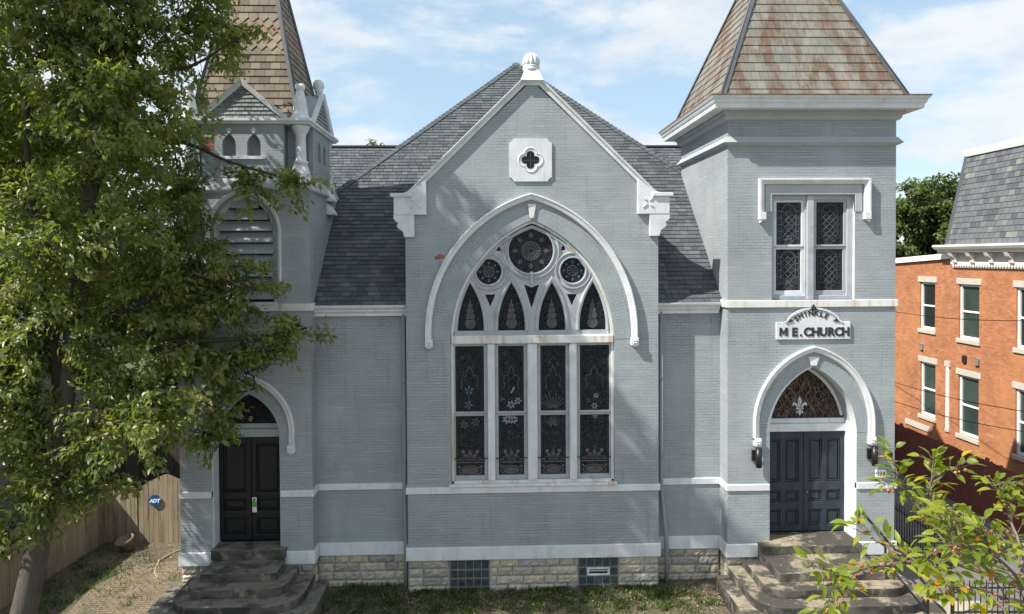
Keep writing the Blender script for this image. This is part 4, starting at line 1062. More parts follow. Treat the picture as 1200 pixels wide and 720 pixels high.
def iron(name, label, a, b, h, gap=.13):
    a, b = Vector((*a, 0)), Vector((*b, 0)); d = b-a; L = d.length; u = d.normalized()
    root = thing(name, (a+b)/2, label, 'iron fence')
    for z in (.15, h-.14):
        w = MB(); w.bar(a+Vector((0, 0, z)), b+Vector((0, 0, z)), .03); w.build('rail', m_black, root)
    n = int(L/gap)
    pk = None
    for i in range(n+1):
        p = a+u*(L*i/n)
        if pk is None:
            w = MB(); w.bar(p+Vector((0, 0, .03)), p+Vector((0, 0, h)), .018); w.prism([(p.x-.012, h), (p.x+.012, h), (p.x, h+.05)], p.y-.006, p.y+.006); pk = w.build('picket', m_black, root); continue
        c = pk.copy(); c.parent = root; c.location = u*(L*i/n); COL.objects.link(c)
    for q in (a, b):
        w = MB(); w.bar(q, q+Vector((0, 0, h+.08)), .06); w.build('post', m_black, root)
iron('iron_fence', 'black iron picket fence beside the church tower at the driveway', (10.9, 5.0), (10.8, .6), 1.05)
iron('iron_fence', 'black iron picket fence below the fruiting crabapple branches', (9.5, -1.9), (16, -2.1), .85)

# ------------------------------------------------------------------ yard things
pot = thing('planter_pot', (-11.5, 3.05, 0), 'mossy terracotta planter pot tilted on bare soil by the gate', 'planter')
w = MB(); w.lathe((0, 0, 0), [(.13, 0), (.16, .02), (.235, .26), (.265, .27), (.27, .34), (.235, .345), (.21, .28), (.0, .26)], 22)
p_ = w.build('pot', m_terra, None); p_.parent = pot; p_.rotation_euler = (R_(14), R_(-14), 0); p_.location = (0, 0, .03)
w = MB()
hp = [(-9.75, 3.2, .03), (-10.1, 2.7, .035), (-10.25, 2.2, .03), (-10.15, 1.75, .03), (-10.0, 1.35, .035), (-9.75, 1.0, .03)]
w.tube(hp, .022, 8); tag(w.build('garden_cord', m_hose), 'pale straw coloured cord lying curved on the yard soil', 'cord')

# ------------------------------------------------------------------ orange brick house
HX = 15.3
house = thing('brick_house', (HX+5, 2, 0), 'orange brick house with cream cornice and grey slate mansard roof', 'house')
ops = [  # y centre, z0, z1, half width
 (6.2, 5.45, 7.33, .53), (3.45, 5.45, 7.33, .53), (.6, 5.45, 7.33, .53), (-2.4, 5.45, 7.33, .53), (8.55, 5.57, 7.33, .47),
 (6.2, 2.12, 4.18, .53), (3.45, 2.12, 4.18, .53), (.6, 2.12, 4.18, .53), (-2.4, 2.12, 4.18, .53), (8.5, 2.32, 4.32, .47)]
w = MB()
rect = lambda yc, z0, z1, hw: [(yc-hw, z0), (yc+hw, z0), (yc+hw, z1), (yc-hw, z1)]
w.plate([(-6, 0), (7.05, 0), (7.05, 8.0), (-6, 8.0)], [rect(*o) for o in ops if o[0] < 7.3], HX, HX+.25, 'x')
w.plate([(7.05, 0), (16, 0), (16, 7.75), (7.05, 8.24)], [rect(*o) for o in ops if o[0] > 7.3], HX, HX+.25, 'x')
w.box(HX+.25, HX+9, -6, -5.75, 0, 8.0); w.box(HX+.25, HX+9, 15.75, 16, 0, 7.7); w.box(HX+8.75, HX+9, -5.75, 15.75, 0, 7.7)
w.build('wall', m_redbrick, house)
w = MB(); w.box(HX+.6, HX+.62, -5.7, 15.7, .5, 7.7); w.build('dark_interior', m_black, house)
for yc, z0, z1, hw in ops:
    w = MB(); w.plate(rect(yc, z0, z1, hw), [rect(yc, z0+.09, z1-.07, hw-.08)], HX+.06, HX+.16, 'x')
    w.box(HX+.08, HX+.14, yc-hw+.08, yc+hw-.08, (z0+z1)/2-.03, (z0+z1)/2+.035)
    wn = w.build('window', m_vinyl, house, bevel=.006)
    w = MB(); w.box(HX+.12, HX+.13, yc-hw+.07, yc+hw-.07, z0+.08, z1-.06); w.build('pane', m_housepane if z0 < 4 or yc > 5 and yc < 7 else m_dimpane, wn)
    w = MB(); w.box(HX-.06, HX+.1, yc-hw-.07, yc+hw+.07, z0-.15, z0-.003); w.build('sill', m_sand, wn, bevel=.01)
    w = MB(); w.box(HX-.03, HX+.1, yc-hw-.11, yc+hw+.11, z1+.003, z1+.21); w.build('lintel', m_sand, wn, bevel=.01)
# narrow slit with its own head
w = MB(); w.box(HX-.05, HX+.02, 7.22, 7.36, 2.15, 4.35); w.box(HX-.06, HX+.02, 7.14, 7.44, 4.355, 4.56, 1); w.box(HX-.06, HX+.02, 7.18, 7.40, 2.02, 2.145, 1); w.build('pipe_chase', [m_vinyl, m_sand], house, bevel=.01)
for yc, z, mm in ((6.37, 4.74, m_black), (5.72, 4.74, m_vent), (8.85, 4.87, m_vent)):
    w = MB(); w.box(HX-.07, HX+.01, yc-.09, yc+.09, z-.11, z+.11); w.prism([(yc-.1, z+.11), (yc+.1, z+.11), (yc, z+.16)], HX-.08, HX+.01, 'x'); w.build('wall_vent', mm, house, bevel=.008)
w = MB(); w.plate([(8.3, 1.75), (9.9, 1.75), (9.9, 1.95), (8.3, 1.95)], [], HX-.05, HX+.05, 'x'); w.build('stone_ledge', m_sand, house)
w = MB()                                              # cornice
prof = [(0, 7.90), (.05, 7.90), (.07, 7.98), (.07, 8.02), (.10, 8.02), (.10, 8.42), (.38, 8.45), (.42, 8.52), (.46, 8.55), (.52, 8.64), (.50, 8.70), (0, 8.70)]
w.ring(HX, HX+9, -6, 6.95, prof); cc = w.build('cornice', m_cream, house)
for yy in [6.75-k*.92 for k in range(14)]:
    w = MB(); w.prism([(HX-.10, 8.06), (HX-.17, 8.08), (HX-.20, 8.2), (HX-.30, 8.3), (HX-.36, 8.42), (HX-.10, 8.42)], yy-.09, yy+.09); w.build('bracket', m_cream, cc, bevel=.012)
w = MB(); yy = -5.9
while yy < 6.95: w.box(HX-.115, HX-.07, yy, yy+.07, 7.955, 8.015); yy += .13
w.build('dentil_row', m_cream, cc)
w = MB(); w.prism([(7.06, 8.22), (16.1, 7.72), (16.1, 7.92), (7.06, 8.42)], HX-.1, HX+.3, 'x'); w.build('parapet_coping', m_vinyl, house)
w = MB(); mz0, mz1, ins = 8.70, 11.75, .42
cn = [(HX-.3, -6.3), (HX+9.3, -6.3), (HX+9.3, 6.95), (HX-.3, 6.95)]; tp = [(HX-.3+ins, -6.3+ins), (HX+9.3-ins, -6.3+ins), (HX+9.3-ins, 6.95-ins), (HX-.3+ins, 6.95-ins)]
for k in range(4):
    A = Vector((*cn[k], mz0)); B = Vector((*cn[(k+1) % 4], mz0)); T1 = Vector((*tp[(k+1) % 4], mz1)); T0 = Vector((*tp[k], mz1))
    u = (B-A).normalized(); nn = u.cross(T0-A).normalized(); v = nn.cross(u)
    if v.z < 0: v = -v
    poly = [((p-A).dot(u), (p-A).dot(v)) for p in (A, B, T1, T0)]
    tiles(w, A, u, v, poly, .25, .19, .018, rfun=lambda j, vv: rng.choice([rng.uniform(0, .2), rng.uniform(.4, .85), rng.uniform(.4, .85), rng.uniform(.4, .85), rng.uniform(.4, .85), rng.uniform(.9, 1) if rng.random() < .28 else .6]), base=0)
mz = w.build('mansard_roof', m_mansard, house)
w = MB(); w.ring(tp[0][0], tp[1][0], tp[0][1], tp[2][1], [(-.1, mz1-.03), (.06, mz1-.03), (.10, mz1+.1), (.10, mz1+.2), (-.1, mz1+.22)]); w.box(tp[0][0]+.1, tp[1][0]-.1, tp[0][1]+.1, tp[2][1]-.1, mz1+.15, mz1+.2); w.build('roof_coping', m_vinyl, mz)
w = MB(); w.poly([(*cn[3], mz0), (*tp[3], mz1), (tp[3][0]+.05, tp[3][1], mz1), (cn[3][0]+.1, cn[3][1]+.0, mz0)]); w.bar((cn[3][0], cn[3][1], mz0), (tp[3][0], tp[3][1], mz1), .12); w.build('hip_flashing', m_metal, mz)

house.scale = (1.2, 1.2, 1.2); house.location = (24.59, 6.03, -1.67)   # a tall Victorian: 2.4 m windows, floor line below the yard

# bin behind the red fence
bn = thing('rubbish_bin', (14.0, 10.6, 0), 'dark wheeled bin with a domed lid just behind the church tower', 'bin')
w = MB(); w.prism([(13.7, 10.3), (14.4, 10.3), (14.4, 10.95), (13.7, 10.95)], 0.05, 1.62, 'z'); w.build('bin_body', m_black, bn, bevel=.04)
w = MB(); w.prism([(10.22, 1.62), (11.0, 1.66), (11.0, 1.74), (10.6, 1.84), (10.22, 1.74)], 13.64, 14.46, 'x'); w.build('bin_lid', m_black, bn, bevel=.03)

# cables to the street pole, out of the frame
for (a, b, lab) in (((9.14, 4.16, 4.55), (12.2, -5, 4.35), 'lowest black cable sagging across the orange brick house'), ((9.14, 4.1, 4.95), (12.3, -5, 4.85), 'middle black cable crossing the lower windows of the orange house'), ((9.14, 4.05, 7.0), (12.4, -5, 6.75), 'topmost thin cable crossing the upper windows of the orange house')):
    w = MB(); pts = []
    a0 = Vector((14.4, 9.5, {4.55: 2.75, 4.95: 3.5, 7.0: 6.2}[a[2]])); b0 = Vector((12.5, -1.0, {4.55: 3.95, 4.95: 4.45, 7.0: 6.75}[a[2]])); dv = b0-a0
    for i in range(21):
        t = -.6+2.2*i/20; p = a0+dv*t; p.z -= .12*math.sin(PI*max(0, min(1, t))); pts.append(p)
    w.tube(pts, .012, 6); tag(w.build('utility_cable', m_cable), lab, 'cable', 'overhead cables')

# neighbouring house on the left, mostly hidden by the tree
nb = thing('neighbour_house', (-20, 3, 0), 'dark sided house with low gable roof left of the yard behind the tree', 'house')
w = MB()
for k in range(28): w.obox((-16.02, -4, .2+k*.18), (-.02, 0, .18), (0, 14, 0), (-.02, 0, 0))
w.box(-24, -16.05, -4, 10, 0, 5.2); w.poly([(-24, -4, 5.2), (-16.05, -4, 5.2), (-20, -4, 7.3)]); w.poly([(-24, 10, 5.2), (-16.05, 10, 5.2), (-20, 10, 7.3)]); w.build('wall', m_siding, nb)
w = MB(); slope_tiles(w, (-15.5, -4.4, 5.12), (-15.5, 10.4, 5.12), [(-20, 10.4, 7.5), (-20, -4.4, 7.5)]); slope_tiles(w, (-24.5, 10.4, 5.12), (-24.5, -4.4, 5.12), [(-20, -4.4, 7.5), (-20, 10.4, 7.5)]); w.build('roof', m_shingle, nb)

# ------------------------------------------------------------------ ground
w = MB(); w.poly([(-500, -500, -.06), (500, -500, -.06), (500, 900, -.06), (-500, 900, -.06)]); tag(w.build('ground', m_ground), kind='structure')
w = MB()
NX, NY = 90, 48; gx0, gx1, gy0, gy1 = -13.4, 9.3, -8.0, 8.0
nr = random.Random(3); hg = [[nr.uniform(-.02, .03) for _ in range(NX+1)] for _ in range(NY+1)]
for j in range(NY):
    for i in range(NX):
        q = [(gx0+(gx1-gx0)*(i+a)/NX, gy0+(gy1-gy0)*(j+b)/NY, hg[j+b][i+a]) for a, b in ((0, 0), (1, 0), (1, 1), (0, 1))]
        w.poly(q, smooth=True)
tag(w.build('yard', m_soil), kind='structure')
w = MB(); w.box(9.3, 14.6, -12, 40, -.05, .02); tag(w.build('driveway', m_conc), kind='structure')
w = MB(); w.box(8.6, 10.6, -7, -1.2, -.05, .065); w.box(4.4, 8.597, -7, -2.86, -.05, .065); tag(w.build('walkway', m_walk, bevel=.01), kind='structure')
w = MB(); w.poly([(-11.0, -1.6, .05), (-8.95, -1.6, .05), (-8.95, 1.0, .05), (-9.6, 2.1, .05), (-10.7, 1.9, .05), (-11.2, .6, .05)]); tag(w.build('path', m_path), kind='structure')

w = MB(); w.box(-60, 8.55, -9.2, -7.0, -.05, .05); w.box(10.65, 60, -9.2, -7.0, -.05, .05); w.box(8.552, 10.648, -9.2, -7.0, -.05, .05); w.box(-60, 60, -22, -20, -.05, .05); tag(w.build('sidewalk', m_walk), kind='structure')
w = MB(); w.poly([(-80, -19.8, -.04), (80, -19.8, -.04), (80, -9.4, -.04), (-80, -9.4, -.04)]); tag(w.build('road', m_conc), kind='structure')
w = MB(); w.box(-60, 60, -9.4, -9.203, -.05, .06); w.box(-60, 60, -20, -19.8, -.05, .06); tag(w.build('kerb', m_conc), kind='structure')
# ------------------------------------------------------------------ vegetation
NPR = np.random.default_rng(11)
def mesh_np(name, V, F, rnd, mat, parent=None, nv=3, smooth=False):
    off = Vector((0, 0, 0)); q = parent
    while q is not None: off += q.location; q = q.parent
    V = V-np.array(off)
    me = bpy.data.meshes.new(name); nF = len(F)
    me.vertices.add(len(V)); me.vertices.foreach_set('co', V.astype(np.float32).ravel())
    me.loops.add(nF*nv); me.loops.foreach_set('vertex_index', F.astype(np.int32).ravel())
    me.polygons.add(nF); me.polygons.foreach_set('loop_start', np.arange(0, nF*nv, nv, dtype=np.int32))
    me.update(calc_edges=True); me.materials.append(mat)
    at = me.attributes.new('rnd', 'FLOAT', 'FACE'); at.data.foreach_set('value', rnd.astype(np.float32))
    if smooth: me.polygons.foreach_set('use_smooth', np.ones(nF, dtype=bool))
    me.validate()
    o = bpy.data.objects.new(name, me); COL.objects.link(o); o.parent = parent; return o
def unit(a): return a/np.maximum(1e-9, np.linalg.norm(a, axis=1, keepdims=True))
def leaves(P, D, L, W, fold=.25, curl=.15):
    """folded leaves: points, directions, lengths, widths -> verts, tris"""
    n = len(P); D = unit(D); rv = NPR.normal(size=(n, 3))*.8+np.array([-.35, -.45, .95])
    S = unit(np.cross(D, rv)); N_ = unit(np.cross(S, D)); N_[N_[:, 2] < 0] *= -1
    L = L[:, None]; W = W[:, None]
    b = P; t = P+D*L-N_*L*curl; ml = P+D*L*.42+S*W*.5+N_*W*fold; mr_ = P+D*L*.42-S*W*.5+N_*W*fold; mc = P+D*L*.5
    V = np.stack([b, ml, t, mr_, mc], 1).reshape(-1, 3)
    i = np.arange(n)[:, None]*5
    F = np.concatenate([i+np.array([[0, 1, 4]]), i+np.array([[1, 2, 4]]), i+np.array([[2, 3, 4]]), i+np.array([[3, 0, 4]])], 1).reshape(-1, 3)
    return V, F
def in_ball(n):
    v = unit(NPR.normal(size=(n, 3))); return v*(NPR.random((n, 1))**.45)
def crown(blobs, sprays, per, ls, lw, droop=.45, spread=.28, ymax=None, tone=None, squash=.8):
    P, D, Rn = [], [], []
    vol = np.array([b[3]**2.2 for b in blobs]); vol = vol/vol.sum()
    for b, f in zip(blobs, vol):
        ns = max(3, int(sprays*f)); c = np.array(b[:3])+in_ball(ns)*b[3]*np.array([1, .85, 1])
        out = unit(c-np.array(b[:3])+NPR.normal(size=(ns, 3))*.3*b[3]); out[:, 2] = out[:, 2]*.5-droop*.4; out = unit(out)
        tint = NPR.random(ns)
        t = NPR.random((ns, per))
        p = c[:, None, :]+out[:, None, :]*(t[..., None]*spread*2-spread)+NPR.normal(size=(ns, per, 3))*spread*.33*np.array([1, 1, squash])
        d = out[:, None, :]*.6+NPR.normal(size=(ns, per, 3))*.6; d[..., 2] -= droop
        P.append(p.reshape(-1, 3)); D.append(d.reshape(-1, 3)); Rn.append(np.clip((tint[:, None]*.55+NPR.random((ns, per))*.5), 0, 1).reshape(-1))
    P, D, Rn = np.concatenate(P), np.concatenate(D), np.concatenate(Rn)
    if ymax is not None:
        k = ymax(P); P, D, Rn = P[k], D[k], Rn[k]
    n = len(P); V, F = leaves(P, D, ls*(.7+.6*NPR.random(n)), lw*(.7+.6*NPR.random(n)))
    return V, F, np.repeat(Rn, 4)

BLOBS = [(-9.97, -2.9, 12.61, 1.61), (-8.76, -2.2, 12.99, 1.49), (-7.61, -1.47, 13.12, 1.0), (-6.98, -1.08, 13.62, 0.6), (-10.76, -2.2, 11.0, 1.31), (-8.66, -3.5, 11.28, 1.25), (-7.68, -2.9, 11.4, 0.8), (-8.12, -1.15, 10.78, 0.66), (-9.69, -3.5, 8.78, 1.37), (-8.49, -2.9, 9.23, 1.3), (-8.0, -1.47, 9.0, .9), (-6.45, -1.2, 10.05, 0.6), (-5.5, -1.08, 10.1, 0.55), (-6.75, -1.42, 7.8, .85), (-5.75, -1.25, 6.56, 0.75), (-10.08, -2.9, 6.7, 1.43), (-8.86, -2.2, 6.97, 1.49), (-7.64, -1.63, 6.53, 1.2), (-6.65, -1.25, 5.75, 0.75), (-10.52, -2.2, 4.78, 1.4), (-8.43, -3.5, 5.06, 1.0), (-7.68, -2.9, 5.35, 0.85), (-7.35, -1.15, 4.65, 0.62), (-8.05, -1.25, 9.95, .7), (-7.75, -1.3, 8.3, .75), (-7.3, -1.1, 7.25, .6), (-6.9, -1.15, 6.1, .6), (-7.75, -1.25, 4.2, .45), (-8.2, -1.6, 7.6, .8), (-10.11, -3.5, 3.55, 0.86), (-9.27, -2.9, 3.78, 0.7), (-9.0, -2.2, 3.45, 0.24), (-10.6, -3.5, 2.75, 0.55), (-12.01, -2.9, 11.92, 1.61), (-12.59, -2.2, 8.46, 1.68), (-11.72, -3.5, 5.44, 1.54), (-8.91, -2.9, 14.51, 1.96), (-7.55, -1.55, 14.89, 1.16), (-10.6, -1.2, 9.3, 1.3), (-11.3, -2.6, 6.6, 1.2), (-13.2, -2.6, 10.2, 1.5), (-11.2, -2.4, 14.4, 1.6)]
LIMBS = [
((0.3, 0.07), [(-11.1, -2.6, -.1), (-10.84, -2.6, 1.27), (-10.35, -2.6, 3.43), (-9.87, -2.6, 6.3), (-9.51, -2.6, 8.98), (-9.29, -2.6, 11.46), (-9.22, -2.6, 13.75), (-9.15, -2.6, 14.81)]),
((0.16, 0.04), [(-10.07, -2.6, 5.23), (-10.13, -2.8, 7.04), (-10.25, -3.1, 9.31), (-10.25, -3.3, 11.49)]),
((0.14, 0.03), [(-9.75, -2.6, 7.2), (-9.57, -2.3, 9.71), (-8.88, -2.0, 11.77), (-8.62, -2.1, 13.57)]),
((0.09, 0.02), [(-9.33, -2.6, 11.11), (-9.12, -2.4, 12.36), (-8.28, -2.1, 12.37), (-7.45, -1.9, 12.64), (-6.59, -1.4, 13.39)]),
((0.09, 0.02), [(-9.51, -2.6, 9.16), (-8.92, -2.3, 11.16), (-8.02, -1.9, 11.05), (-6.88, -1.5, 10.54), (-5.57, -1.1, 10.16)]),
((0.11, 0.02), [(-9.81, -2.6, 6.66), (-8.49, -2.2, 7.52), (-7.37, -1.8, 7.96), (-6.35, -1.5, 7.66)]),
((0.1, 0.02), [(-9.95, -2.6, 5.77), (-8.01, -2.1, 6.49), (-6.52, -1.6, 6.61), (-5.29, -1.2, 6.75)]),
((0.09, 0.02), [(-10.12, -2.6, 4.51), (-8.89, -2.2, 5.13), (-7.64, -1.7, 5.2), (-6.44, -1.3, 5.4)]),
((0.07, 0.02), [(-10.31, -2.6, 3.61), (-9.53, -2.4, 4.09), (-8.6, -2.3, 3.4)]),
((0.1, 0.02), [(-10.19, -2.6, 4.15), (-10.89, -3.0, 5.5), (-11.91, -3.2, 6.41)]),
((0.07, 0.02), [(-10.5, -2.6, 2.71), (-10.59, -3.0, 3.22), (-10.81, -3.2, 2.95)])]
def smooth_path(pts, k=4):
    out = []; P = [Vector(p) for p in pts]
    for i in range(len(P)-1):
        p0, p1, p2, p3 = P[max(i-1, 0)], P[i], P[i+1], P[min(i+2, len(P)-1)]
        for j in range(k):
            t = j/k; out.append(.5*((2*p1)+(p2-p0)*t+(2*p0-5*p1+4*p2-p3)*t*t+(3*p1-p0-3*p2+p3)*t**3))
    return out+[P[-1]]
def limb(mb, rr, pts, n=10, wob=.0):
    P = smooth_path(pts); k = len(P)
    for i in range(1, k-1): P[i] = P[i]+Vector((rng.uniform(-1, 1), rng.uniform(-1, 1), rng.uniform(-1, 1)))*wob
    mb.tube(P, [rr[0]+(rr[1]-rr[0])*(i/(k-1))**.8 for i in range(k)], n)
tree = thing('broadleaf_tree', (-11.1, -2.6, 0), 'large leafy green tree in front of the spire tower, filling the left side', 'tree')
w = MB(); limb(w, *LIMBS[0], 14, .03); w.build('trunk', m_bark, tree)
w = MB()
for L in LIMBS[1:]: limb(w, *L, 8, .03)
for pts in ([(-9.2, -2.6, 14.6), (-9.8, -3.4, 16.4), (-10.2, -3.8, 18.4)], [(-9.2, -2.6, 13.9), (-10.8, -3.8, 16.2), (-12.6, -5, 18.3)], [(-9.2, -2.6, 14.4), (-8.8, -4.2, 16.2), (-8.6, -5.3, 17.1)]): limb(w, (.08, .02), pts, 7, .03)
for b in BLOBS:                                       # secondary twigs reaching into every leaf mass
    c = Vector(b[:3]); best = min((Vector(p) for L in LIMBS for p in L[1]), key=lambda p: (p-c).length)
    if (best-c).length > .3: limb(w, (.035, .012), [best, (best+c)/2+Vector((0, 0, .15)), c], 6, .03)
    for k in range(9):
        d = Vector((rng.gauss(0, 1), rng.gauss(0, .8), rng.gauss(0, .7)-.1)).normalized()*b[3]*rng.uniform(.6, 1.05)
        limb(w, (.014, .004), [c, c+d*.5+Vector((0, 0, .06)), c+d], 5, .02)
w.build('branch', m_darkbark, tree)
keep = lambda P: ~((P[:, 0] > SL-.15) & (P[:, 1] > -.22))
V, F, r = crown(BLOBS, 1950, 40, .162, .078, droop=.3, ymax=keep)
TOPS = [(-9.5, -4, 16.5, 1.7), (-11.5, -4.5, 17.5, 1.9), (-10, -3.5, 18.6, 1.5), (-12.6, -5.4, 15.6, 2.0), (-8.4, -3, 17.0, 1.2), (-12.8, -5, 18.6, 1.7), (-9.2, -5.1, 16.2, 1.4), (-8.6, -5.4, 17.2, 1.2), (-10.5, -3.2, 16.6, 1.3)]
V2, F2, r2 = crown(TOPS, 430, 40, .16, .075)         # the part of the crown above the picture, which shades the gable wall
V, F, r = np.concatenate([V, V2]), np.concatenate([F, F2+len(V)]), np.concatenate([r, r2])
mesh_np('crown', V, F, r, m_leaf, tree)

def bgtree(name, label, base, blobs, sprays, per, ls, mat, tr=.25, squash=1):
    t = thing(name, base, label, 'tree')
    V, F, r = crown(blobs, sprays, per, ls, ls*.55, spread=.55)
    mesh_np('crown', V, F, r, mat, t)
    w = MB(); c = Vector(base)
    for i, b in enumerate(blobs): limb(w, (tr*.6, tr*.12), [c+Vector((0, 0, b[2]*.3)), (c+Vector(b[:3]))/2+Vector((0, 0, b[2]*.1)), b[:3]], 6, .05)
    limb(w, (tr, tr*.5), [base, c+Vector((.1, 0, blobs[0][2]*.4)), c+Vector((0, .1, blobs[0][2]*.8))], 8); w.build('trunk', m_bark, t)
def blobset(c, R, h0, h1, n, seed):
    q = random.Random(seed); out = []
    for i in range(n):
        a = q.uniform(0, 2*PI); f = q.random()**.6; z = q.uniform(h0, h1); k = 1-abs((z-(h0*.6+h1*.4))/(h1-h0))**1.6*.9
        out.append((c[0]+R*k*f*math.cos(a), c[1]+R*k*f*math.sin(a), z, R*q.uniform(.22, .36)))
    return out
bgtree('broadleaf_tree', 'bright yellow green tree glowing behind the big tree at the far left', (-22, 16, 0), blobset((-22, 16), 6.2, 5, 16.2, 34, 1), 700, 60, .30, m_yleaf)
bgtree('broadleaf_tree', 'green tree left of the mansard roof, behind the square tower', (25, 27, 0), blobset((25.5, 27), 4.6, 3, 12.6, 34, 2), 900, 60, .26, m_bgleaf)
bgtree('broadleaf_tree', 'darker green tree just behind the mansard house', (30.5, 30, 0), blobset((30.5, 30), 4.5, 3, 10.8, 30, 3), 800, 60, .26, m_bgleaf)
bgtree('broadleaf_tree', 'treetop peeping over the left church roof ridge', (-9.3, 45, 0), blobset((-9.4, 45), 3.2, 8, 17.6, 20, 4), 420, 60, .3, m_bgleaf)
bgtree('broadleaf_tree', 'dense dark tree behind the tall board fence', (-14.5, 14, 0), blobset((-14.8, 14), 3.6, 2, 8.8, 26, 5), 600, 60, .24, m_bgleaf)

# crabapple in the right foreground
CR = [((.022, .008), [(3.24, -13.4, 5.69), (2.39, -13.5, 6.16), (1.86, -13.6, 6.38), (1.47, -13.7, 6.44), (1.09, -13.8, 6.41)]),
((.010, .003), [(1.47, -13.7, 6.44), (1.09, -13.9, 6.49), (0.92, -14.0, 6.43), (0.80, -14.1, 6.38)]),
((.010, .003), [(1.55, -13.7, 6.44), (1.39, -13.6, 6.51), (1.27, -13.5, 6.61)]),
((.008, .003), [(1.09, -13.8, 6.41), (0.91, -13.9, 6.48), (0.76, -14.0, 6.56)]),
((.012, .003), [(1.92, -13.6, 6.36), (1.85, -13.4, 6.53), (1.76, -13.3, 6.7), (1.64, -13.3, 6.88)]),
((.009, .003), [(1.79, -13.4, 6.62), (1.75, -13.5, 6.8), (1.78, -13.5, 6.91)]),
((.016, .004), [(2.39, -13.5, 6.16), (2.58, -13.2, 6.32), (2.63, -13.0, 6.52), (2.60, -12.9, 6.68)]),
((.012, .003), [(2.16, -13.5, 6.25), (2.18, -13.3, 6.37), (2.18, -13.2, 6.51)]),
((.012, .003), [(2.39, -13.5, 6.16), (1.93, -13.9, 6.54), (1.53, -14.1, 6.7), (1.32, -14.2, 6.7)]),
((.012, .003), [(2.82, -13.4, 5.93), (2.72, -13.3, 6.24), (2.63, -13.3, 6.54)]),
((.012, .003), [(2.7, -13.4, 5.97), (2.03, -13.9, 6.28), (1.63, -14.1, 6.46), (1.42, -14.2, 6.46)]),
((.010, .003), [(2.05, -13.8, 6.49), (1.82, -13.9, 6.7), (1.54, -14.0, 6.8)])]
crab = thing('crabapple_tree', (4.6, -13.2, 0), 'crabapple with yellow green leaves and orange red fruit reaching into the bottom right', 'tree')
w = MB(); limb(w, (.11, .04), [(4.6, -13.2, -.06), (4.5, -13.25, 2.0), (4.2, -13.3, 4.0), (3.7, -13.35, 5.2), (3.24, -13.4, 5.69)], 10, .02); w.build('trunk', m_twig, crab)
w = MB(); LP, LD, BP = [], [], []
nr2 = np.random.default_rng(5)
for rr, pts in list(CR):                               # side shoots
    P = smooth_path(pts, 5)
    for i in range(2 if len(pts) < 5 else 8, len(P)-1, 2):
        d = (P[i+1]-P[i-1]).normalized()*.5+Vector(nr2.normal(size=3))*.5+Vector((-.05, 0, .3)); d.normalize(); L_ = nr2.uniform(.10, .25)
        if P[i].x < 1.5 or nr2.random() < .28: continue
        CR.append(((.006, .002), [tuple(P[i]), tuple(P[i]+d*L_*.5+Vector((0, 0, .01))), tuple(P[i]+d*L_)]))
for gi, (rr, pts) in enumerate(CR):
    limb(w, rr, pts, 7, .006)
    P = smooth_path(pts, 6 if gi < 12 else 3)
    start = 14 if gi == 0 else 1
    for i in range(start, len(P)):
        t = (P[min(i+1, len(P)-1)]-P[max(0, i-1)]).normalized(); tip = i == len(P)-1
        for k in range(5 if tip else nr2.integers(1, 4)):
            d = np.array(t)*(.55 if not tip else .8)+nr2.normal(size=3)*.55+np.array([0, 0, .12])
            s0 = np.array(P[i])+nr2.normal(size=3)*.008
            L_ = nr2.uniform(.02, .09); e = s0+d/np.linalg.norm(d)*L_
            w.tube([tuple(s0), tuple(e)], [.003, .0015], 4)
            LP.append(e); LD.append(d)
        if nr2.random() < .17:
            for k in range(nr2.integers(2, 5)):
                s0 = np.array(P[i]); e = s0+nr2.normal(size=3)*.022+np.array([0, 0, -.03+.02*nr2.random()])
                w.tube([tuple(s0), tuple(e)], .0013, 4); BP.append(e)
w.build('branch', m_twig, crab)
LP, LD = np.array(LP), np.array(LD); n = len(LP)
def bigleaf(P, D, L, W):
    n = len(P); D = unit(D); D[:, 2] *= .6; D = unit(D); rv = NPR.normal(size=(n, 3))*.55; rv[:, 2] += 1
    S = unit(np.cross(D, rv)); N_ = np.cross(S, D); N_[N_[:, 2] < 0] *= -1
    ts = [0, .14, .32, .52, .72, .88, 1]; ws = [.06, .62, .96, 1, .72, .36, .0]; Vs = []
    cu = NPR.uniform(.15, .5, (n, 1))
    for t, q in zip(ts, ws):
        c = P+D*L[:, None]*t-N_*L[:, None]*cu*t*t
        for sd in (-1, 0, 1): Vs.append(c+S*W[:, None]*.5*q*sd+N_*W[:, None]*.16*q*abs(sd))
    V = np.stack(Vs, 1).reshape(-1, 3); i = np.arange(n)[:, None]*21; F = []
    for a in range(6):
        for sd in (0, 1): F.append(i+np.array([[a*3+sd, a*3+sd+1, (a+1)*3+sd+1, (a+1)*3+sd]]))
    F = np.stack(F, 1).reshape(-1, 4); return V, F
V, F = bigleaf(LP, LD, NPR.uniform(.055, .108, n), NPR.uniform(.026, .044, n))
rn = np.clip(NPR.random(n)**1.1, 0, 1)
mesh_np('foliage', V, F, np.repeat(rn, 12), m_crab, crab, 4, True)
def berry(mb, p, rad): mb.lathe(tuple(p), [(.001, -rad), (rad*.7, -rad*.7), (rad, 0), (rad*.75, rad*.65), (rad*.2, rad*.95)], 8)
protos = []
for q in (.1, .35, .6, .85):
    w = MB(); berry(w, (0, 0, 0), .0098); w.r = [q]*len(w.r); o = w.build('fruit', m_berry); o.parent = crab; protos.append(o)
BP.sort(key=lambda p: p[1]); off = crab.location
for i, p in enumerate(BP[:100]):
    o = protos[i] if i < 4 else protos[i % 4].copy()
    if i >= 4: COL.objects.link(o); o.parent = crab
    o.location = Vector(p)-off; o.scale = (rng.uniform(.8, 1.15),)*3
